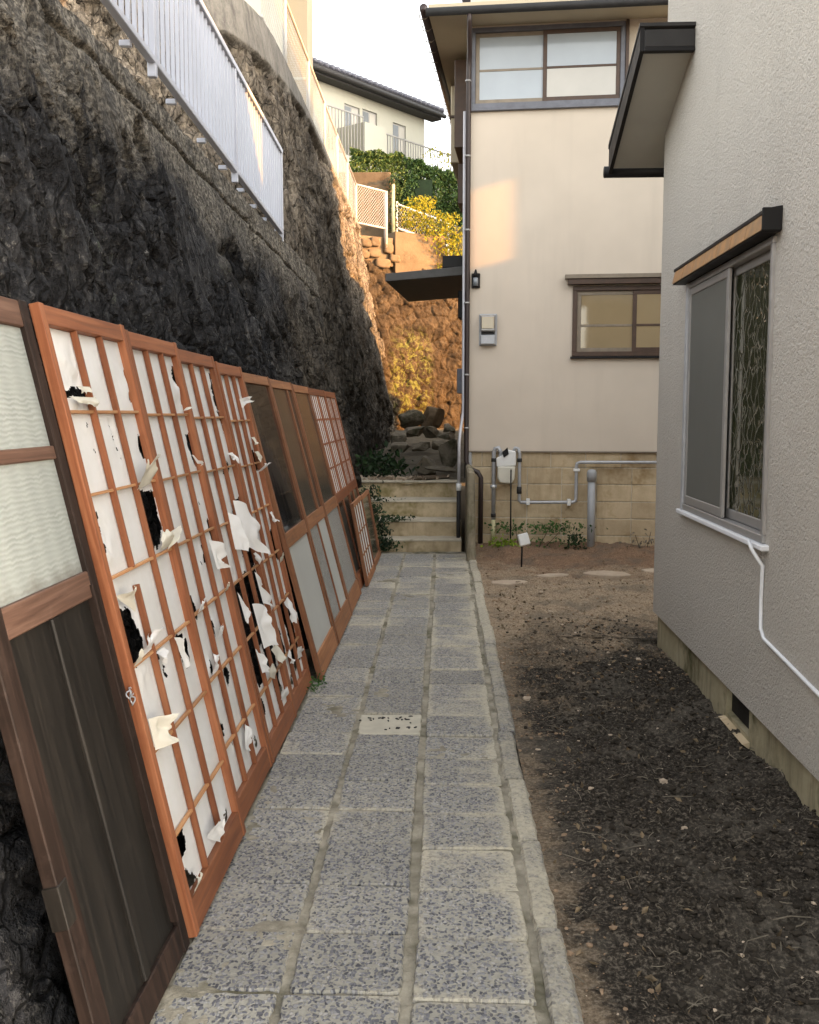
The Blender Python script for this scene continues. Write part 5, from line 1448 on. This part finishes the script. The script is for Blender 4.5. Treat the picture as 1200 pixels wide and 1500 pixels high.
# ================================================================== FAR BUILDINGS
dirv = Vector((.606, .795, 0)); nv3 = Vector((.795, -.606, 0))
WM = Matrix(((dirv.x, -nv3.x, 0, -3.75), (dirv.y, -nv3.y, 0, 29.1), (0, 0, 1, -0.38), (0, 0, 0, 1)))
wh = thing('white_hill_house', 'pale hillside house with dark tiled roof and balcony railings above the hedge', 'house', mat=WM)
mb = MB()
WS = [(1.28, 1.95, 9.6, 11.05), (2.08, 2.75, 10.62, 11.08), (3.50, 4.15, 9.3, 11.0)]
wall_holes(mb, -3.0, 5.1, 5.8, 11.56, WS, 0.0, 0.12)
mb.add([(-3, 0, 5.8), (-3, 6, 5.8), (-3, 6, 11.56), (-3, 0, 11.56), (5.1, 0, 5.8), (5.1, 6, 5.8), (5.1, 6, 11.56), (5.1, 0, 11.56)], [(0, 3, 2, 1), (4, 5, 6, 7), (1, 2, 6, 5), (3, 7, 6, 2)])
mb.build('wall', 'pale_wall', wh)
for (x0, x1, z0, z1) in WS:
    wi = bx('window', 'alu', wh, x0, x1, 0.04, 0.09, z0, z1, 0)
    bx('pane', 'pane_far', wi, x0 + .06, (x0 + x1) / 2 - .02, 0.034, 0.039, z0 + .06, z1 - .06, 0)
    bx('pane', 'pane_pale', wi, (x0 + x1) / 2 + .02, x1 - .06, 0.034, 0.039, z0 + .06, z1 - .06, 0)
rf = MB().hexa([(-3.5, -0.42, 11.50), (5.6, -0.42, 11.50), (5.6, 3, 12.6), (-3.5, 3, 12.6), (-3.5, -0.42, 11.68), (5.6, -0.42, 11.68), (5.6, 3, 12.8), (-3.5, 3, 12.8)]).build('roof', 'dark_metal', wh)
bx('eave_soffit', 'dark_metal', wh, -3.4, 5.5, -0.40, 0.0, 11.42, 11.49, 0)
MB().tube([(-3.5, -0.47, 11.54), (5.6, -0.47, 11.54)], 0.07, 10).build('gutter', 'dark_metal', wh, True)
for q in range(39):
    x = -3.4 + q * 0.235
    MB().tube([(x, -0.44, 11.73), (x, 1.2, 12.26)], 0.075, 8).build('roof_tile_row', 'tile_roof', rf, True)
bx('balcony_wall', 'pale_wall', wh, 0.95, 1.90, -1.1, -0.02, 5.8, 10.25, 0)
def railing(name, x0, x1, z0, z1, y):
    g_ = empty(name); g_.parent = wh
    bx('top_rail', 'alu', g_, x0, x1, y - .02, y + .02, z1 - .04, z1, 0)
    bx('bottom_rail', 'alu', g_, x0, x1, y - .02, y + .02, z0, z0 + .04, 0)
    n = int((x1 - x0) / .12)
    for q in range(n + 1):
        x = x0 + (x1 - x0) * q / n
        bx('baluster', 'alu', g_, x - .012, x + .012, y - .01, y + .01, z0 + .04, z1 - .04, 0)
railing('balcony_railing', -0.6, 0.94, 9.15, 10.40, -1.05)
railing('balcony_railing', 1.91, 5.4, 9.2, 10.15, -1.05)
bx('balcony_floor', 'pale_wall', wh, -0.7, 5.5, -1.098, -0.02, 5.8, 9.15, 0)

bb = thing('beige_building', 'tall beige building rising at upper left behind the chain-link fence', 'building')
bx('wall', 'beige_wall', bb, -6.8, -3.66, 27.2, 28.3, 4, 17, 0)
bx('grey_wing', 'pale_wall', bb, -6.9, -4.22, 26.6, 27.19, 4, 16.5, 0)
bx('floor_band', 'pale_wall', bb, -4.20, -3.65, 27.18, 27.199, 10.4, 10.46, 0)

# unseen block added to keep the low sun off the white house facade
ab = thing('hill_sun_blocker', 'unseen flat-roofed block added on the hillside to shade the white house', 'building')
bx('wall', 'pale_wall', ab, 13.0, 19.0, 20.6, 42.0, 0.0, 17.5, 0)
bx('roof_slab', 'cap_conc', ab, 12.9, 19.4, 20.5, 42.4, 17.501, 17.8, 0)
for z in (8.2, 11.2, 14.2):
    for y in (29, 32, 35, 38):
        bx('window', 'pane_far', ab, 12.96, 12.999, y, y + 1.5, z, z + 1.3, 0)

# ================================================================== VEGETATION
def box_leaves(n, lo, hi, seed, shell=0.0):
    r = np.random.default_rng(seed)
    return r.uniform(lo, hi, (n, 3))
# hedge on the crest above the back wall
hg = thing('hedge', 'clipped dark green hedge on the slope below the white hillside house', 'hedge')
r = np.random.default_rng(3)
n = 36000
t = r.random(n)
cx = -2.3 + 4.3 * t; cy = 24.9 + 2.0 * t
topz = 7.92 - 0.1 * t - 1.15 * np.clip(t - 0.34, 0, 1) + 0.06 * fbm(t * 25, t * 0, 0, 3, 77)
botz = 5.6 + 0 * t
zz = topz - (topz - botz) * r.random(n) ** 1.5
yy = cy - 0.35 + 0.60 * r.random(n) ** 1.3 + 0.08 * fbm(t * 20, zz * 4, 0, 3, 78)
leaves('foliage', np.stack([cx, yy, zz], 1), 0.075, 'leaf_hedge', hg, 0.4, 0.4, 5)
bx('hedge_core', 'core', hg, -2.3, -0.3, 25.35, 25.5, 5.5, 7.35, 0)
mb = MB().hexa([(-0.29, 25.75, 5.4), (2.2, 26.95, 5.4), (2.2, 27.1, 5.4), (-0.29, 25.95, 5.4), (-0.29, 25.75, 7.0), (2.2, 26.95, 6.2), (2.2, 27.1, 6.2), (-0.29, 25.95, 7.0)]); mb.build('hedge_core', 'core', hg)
vn = thing('climbing_vine', 'dark vine hanging beside the concrete wall end and bamboo pole', 'vine')
c = np.stack([r.normal(-1.22, .07, 900), r.uniform(23.85, 24.08, 900), 5.55 + 1.6 * r.random(900)], 1)
leaves('foliage', c, 0.06, 'leaf_dark', vn, 0.8, 0.4, 6)
MB().tube([(-1.2, 24.0, 5.3), (-1.23, 24.0, 6.2), (-1.2, 24.02, 7.1)], 0.02, 6).build('stem', 'bark', vn, True)
# yellow trees
def tree(label, base, clusters, lsize, nper, seed, mat):
    t_ = thing('yellow_tree', label, 'tree')
    r_ = np.random.default_rng(seed)
    b = Vector(base)
    top = Vector(np.mean([c_[0] for c_ in clusters], 0).tolist())
    mb = MB()
    mid = b.lerp(top, .5) + Vector((.04, 0, 0))
    mb.tube([b, mid, top], [.045, .03, .015], 8)
    for (c_, rad) in clusters:
        mb.tube([mid.lerp(top, r_.random() * .8), Vector(c_) * .6 + top * .4 - Vector((0, 0, .06)), Vector(c_)], [.016, .010, .005], 5)
    mb.build('trunk', 'bark', t_, True)
    P_ = []
    for (c_, rad) in clusters:
        q = r_.normal(size=(nper, 3)); q /= np.linalg.norm(q, axis=1)[:, None]
        q *= (r_.random(nper) ** .45)[:, None]
        P_.append(np.array(c_) + q * np.array([rad * 1.6, rad * 1.3, rad * 0.9]) - np.array([0, 0, .05]))
    leaves('crown', np.concatenate(P_), lsize, mat, t_, 0.5, .5, seed)
r3 = random.Random(8)
cl = []
for (x, z, rad) in [(-.62, 6.45, .22), (-.45, 6.55, .2), (-.72, 6.2, .22), (-.40, 6.22, .28), (-.20, 6.05, .28), (-.52, 5.92, .26), (-.02, 5.85, .28), (.10, 6.10, .2), (.2, 5.6, .28), (.0, 5.45, .25), (.32, 5.3, .26), (.22, 5.05, .24), (-.3, 5.75, .2), (.38, 5.8, .25), (-.85, 6.0, .12), (.1, 5.0, .2)]:
    cl.append(((x, 23.75 + r3.uniform(-.25, .2) + max(0, x) * .4, z), rad))
tree('bright yellow maple rising above the ochre back wall', (0.05, 24.3, 4.4), cl, 0.065, 150, 9, 'leaf_yellow')
cl = [((x, 27.3, z), rad) for x, z, rad in [(-.35, 8.0, .3), (-.1, 7.8, .3), (.15, 8.1, .3), (.1, 7.5, .3), (-.3, 8.5, .2), (.3, 8.4, .3), (.0, 7.2, .25)]]
tree('thin yellow tree in front of the white house balcony', (0.1, 27.4, 6.0), cl, 0.075, 70, 10, 'leaf_yellow')
lt = thing('leafy_branch', 'small yellow-green leafy branch hanging beside the beige building top', 'branch')
MB().tube([(-5.1, 29.5, 14.6), (-4.95, 29.5, 13.6), (-4.9, 29.5, 13.2)], 0.02, 5).build('twig', 'bark', lt, True)
leaves('foliage', np.random.default_rng(1).normal(size=(160, 3)) * np.array([.06, .1, .4]) + np.array([-4.93, 29.5, 13.6]), 0.12, 'leaf_bright', lt, 0.8, .4, 3)

# small plants
def plant(name, label, cat, pts_, size, mat, seed, stems=None):
    t_ = thing(name, label, cat)
    mb = MB()
    for s_ in (stems or []):
        mb.tube(s_, .004, 5)
    if stems: mb.build('stem', 'bark', t_, True)
    leaves('foliage', pts_, size, mat, t_, 0.3, .5, seed)
def blob(n, c, s, seed):
    q = np.random.default_rng(seed).normal(size=(n, 3)) * 0.5
    p = q * np.array(s) + np.array(c); p[:, 2] = np.abs(p[:, 2] - .02) + .02
    return p
def P3(lx, ly, z): v = FM @ Vector((lx, ly, z)); return (v.x, v.y, v.z)
plant('bright_shrub', 'bright lime green small plant below the gas meter', 'plant', blob(170, P3(.42, -.30, .07), (.18, .14, .09), 1), .042, 'leaf_bright', 1, [[P3(.44, -.28, -.02), P3(.44, -.28, .12)]])
plant('leafy_weed', 'dark green weed spreading behind the stake lamp', 'plant', np.concatenate([blob(150, P3(.52, -.16, .24), (.25, .14, .06), 2), blob(230, P3(.98, -.18, .25), (.36, .16, .07), 3), blob(90, P3(.8, -.2, .08), (.5, .16, .08), 4)]), .038, 'leaf_green', 2, [[P3(.6, -.16, -.02), P3(.55, -.16, .25)], [P3(.8, -.18, -.02), P3(.95, -.18, .28)], [P3(.85, -.18, -.02), P3(1.1, -.18, .26)]])
plant('dark_seedling', 'dark purple-green seedling at the foot of the vent pipe', 'plant', blob(110, P3(1.22, -.22, .11), (.12, .1, .14), 5), .045, 'leaf_dark', 3, [[P3(1.22, -.22, -.02), P3(1.22, -.22, .18)]])
plant('dry_weed', 'thin dry weed tuft against the blocks near the grey house', 'plant', blob(70, P3(2.0, -.2, .08), (.3, .12, .1), 6), .04, 'twig', 4, [[P3(2.0, -.2, -.02), P3(2.05, -.2, .22)], [P3(1.95, -.2, -.02), P3(1.88, -.2, .18)]])
# ivy over the left of the steps
rr = np.random.default_rng(12)
iv = []
for (c_, s_, n_l) in [((-.66, 10.78, .08), (.16, .06, .08), 260), ((-.70, 10.80, .25), (.12, .05, .14), 260), ((-.62, 11.1, .345), (.26, .08, .03), 150), ((-.78, 10.9, .45), (.12, .1, .14), 160), ((-.86, 11.4, .62), (.12, .1, .10), 160), ((-.80, 11.5, .53), (.2, .08, .03), 70)]:
    iv.append(rr.normal(size=(n_l, 3)) * .5 * np.array(s_) + np.array(c_))
iv = np.concatenate(iv); iv[:, 2] = np.maximum(iv[:, 2], .02)
plant('ivy', 'small-leaved dark ivy creeping over the left end of the steps', 'ivy', iv, .038, 'leaf_dark', 5, [[(-.7, 10.83, .0), (-.72, 10.84, .3), (-.80, 11.0, .5)], [(-.7, 10.84, .28), (-.45, 11.12, .33)]])
c = rr.normal(size=(420, 3)) * .5 * np.array([.34, .35, .20]) + np.array([-.80, 12.6, .86]); c[:, 2] = np.maximum(c[:, 2], .72)
plant('fern', 'dark fern clump at the top of the steps against the tall wall', 'fern', c, .085, 'leaf_dark', 6, [[(-.8, 12.6, .65), (-.75, 12.5, .95)], [(-.8, 12.6, .65), (-.95, 12.5, .95)]])
c = rr.normal(size=(260, 3)) * .5 * np.array([.5, .12, .03]) + np.array([-.65, 12.15, .725]); c[:, 2] = np.maximum(c[:, 2], .71)
o = kind(leaves('leaf_litter', c, .045, 'flag', None, 0, .5, 9), 'stuff'); o['label'] = 'pale leaf litter along the top step'
c = np.stack([rr.uniform(-.80, -.66, 120), rr.uniform(5.2, 5.5, 120), np.abs(rr.normal(0, .03, 120))], 1)
plant('wall_weed', 'tiny green weed between the shoji and the first glazed door', 'plant', c, .022, 'leaf_green', 7)
c = np.stack([rr.normal(-1.22, .03, 90) , rr.normal(6.55, .10, 90), rr.normal(2.1, .1, 90)], 1)
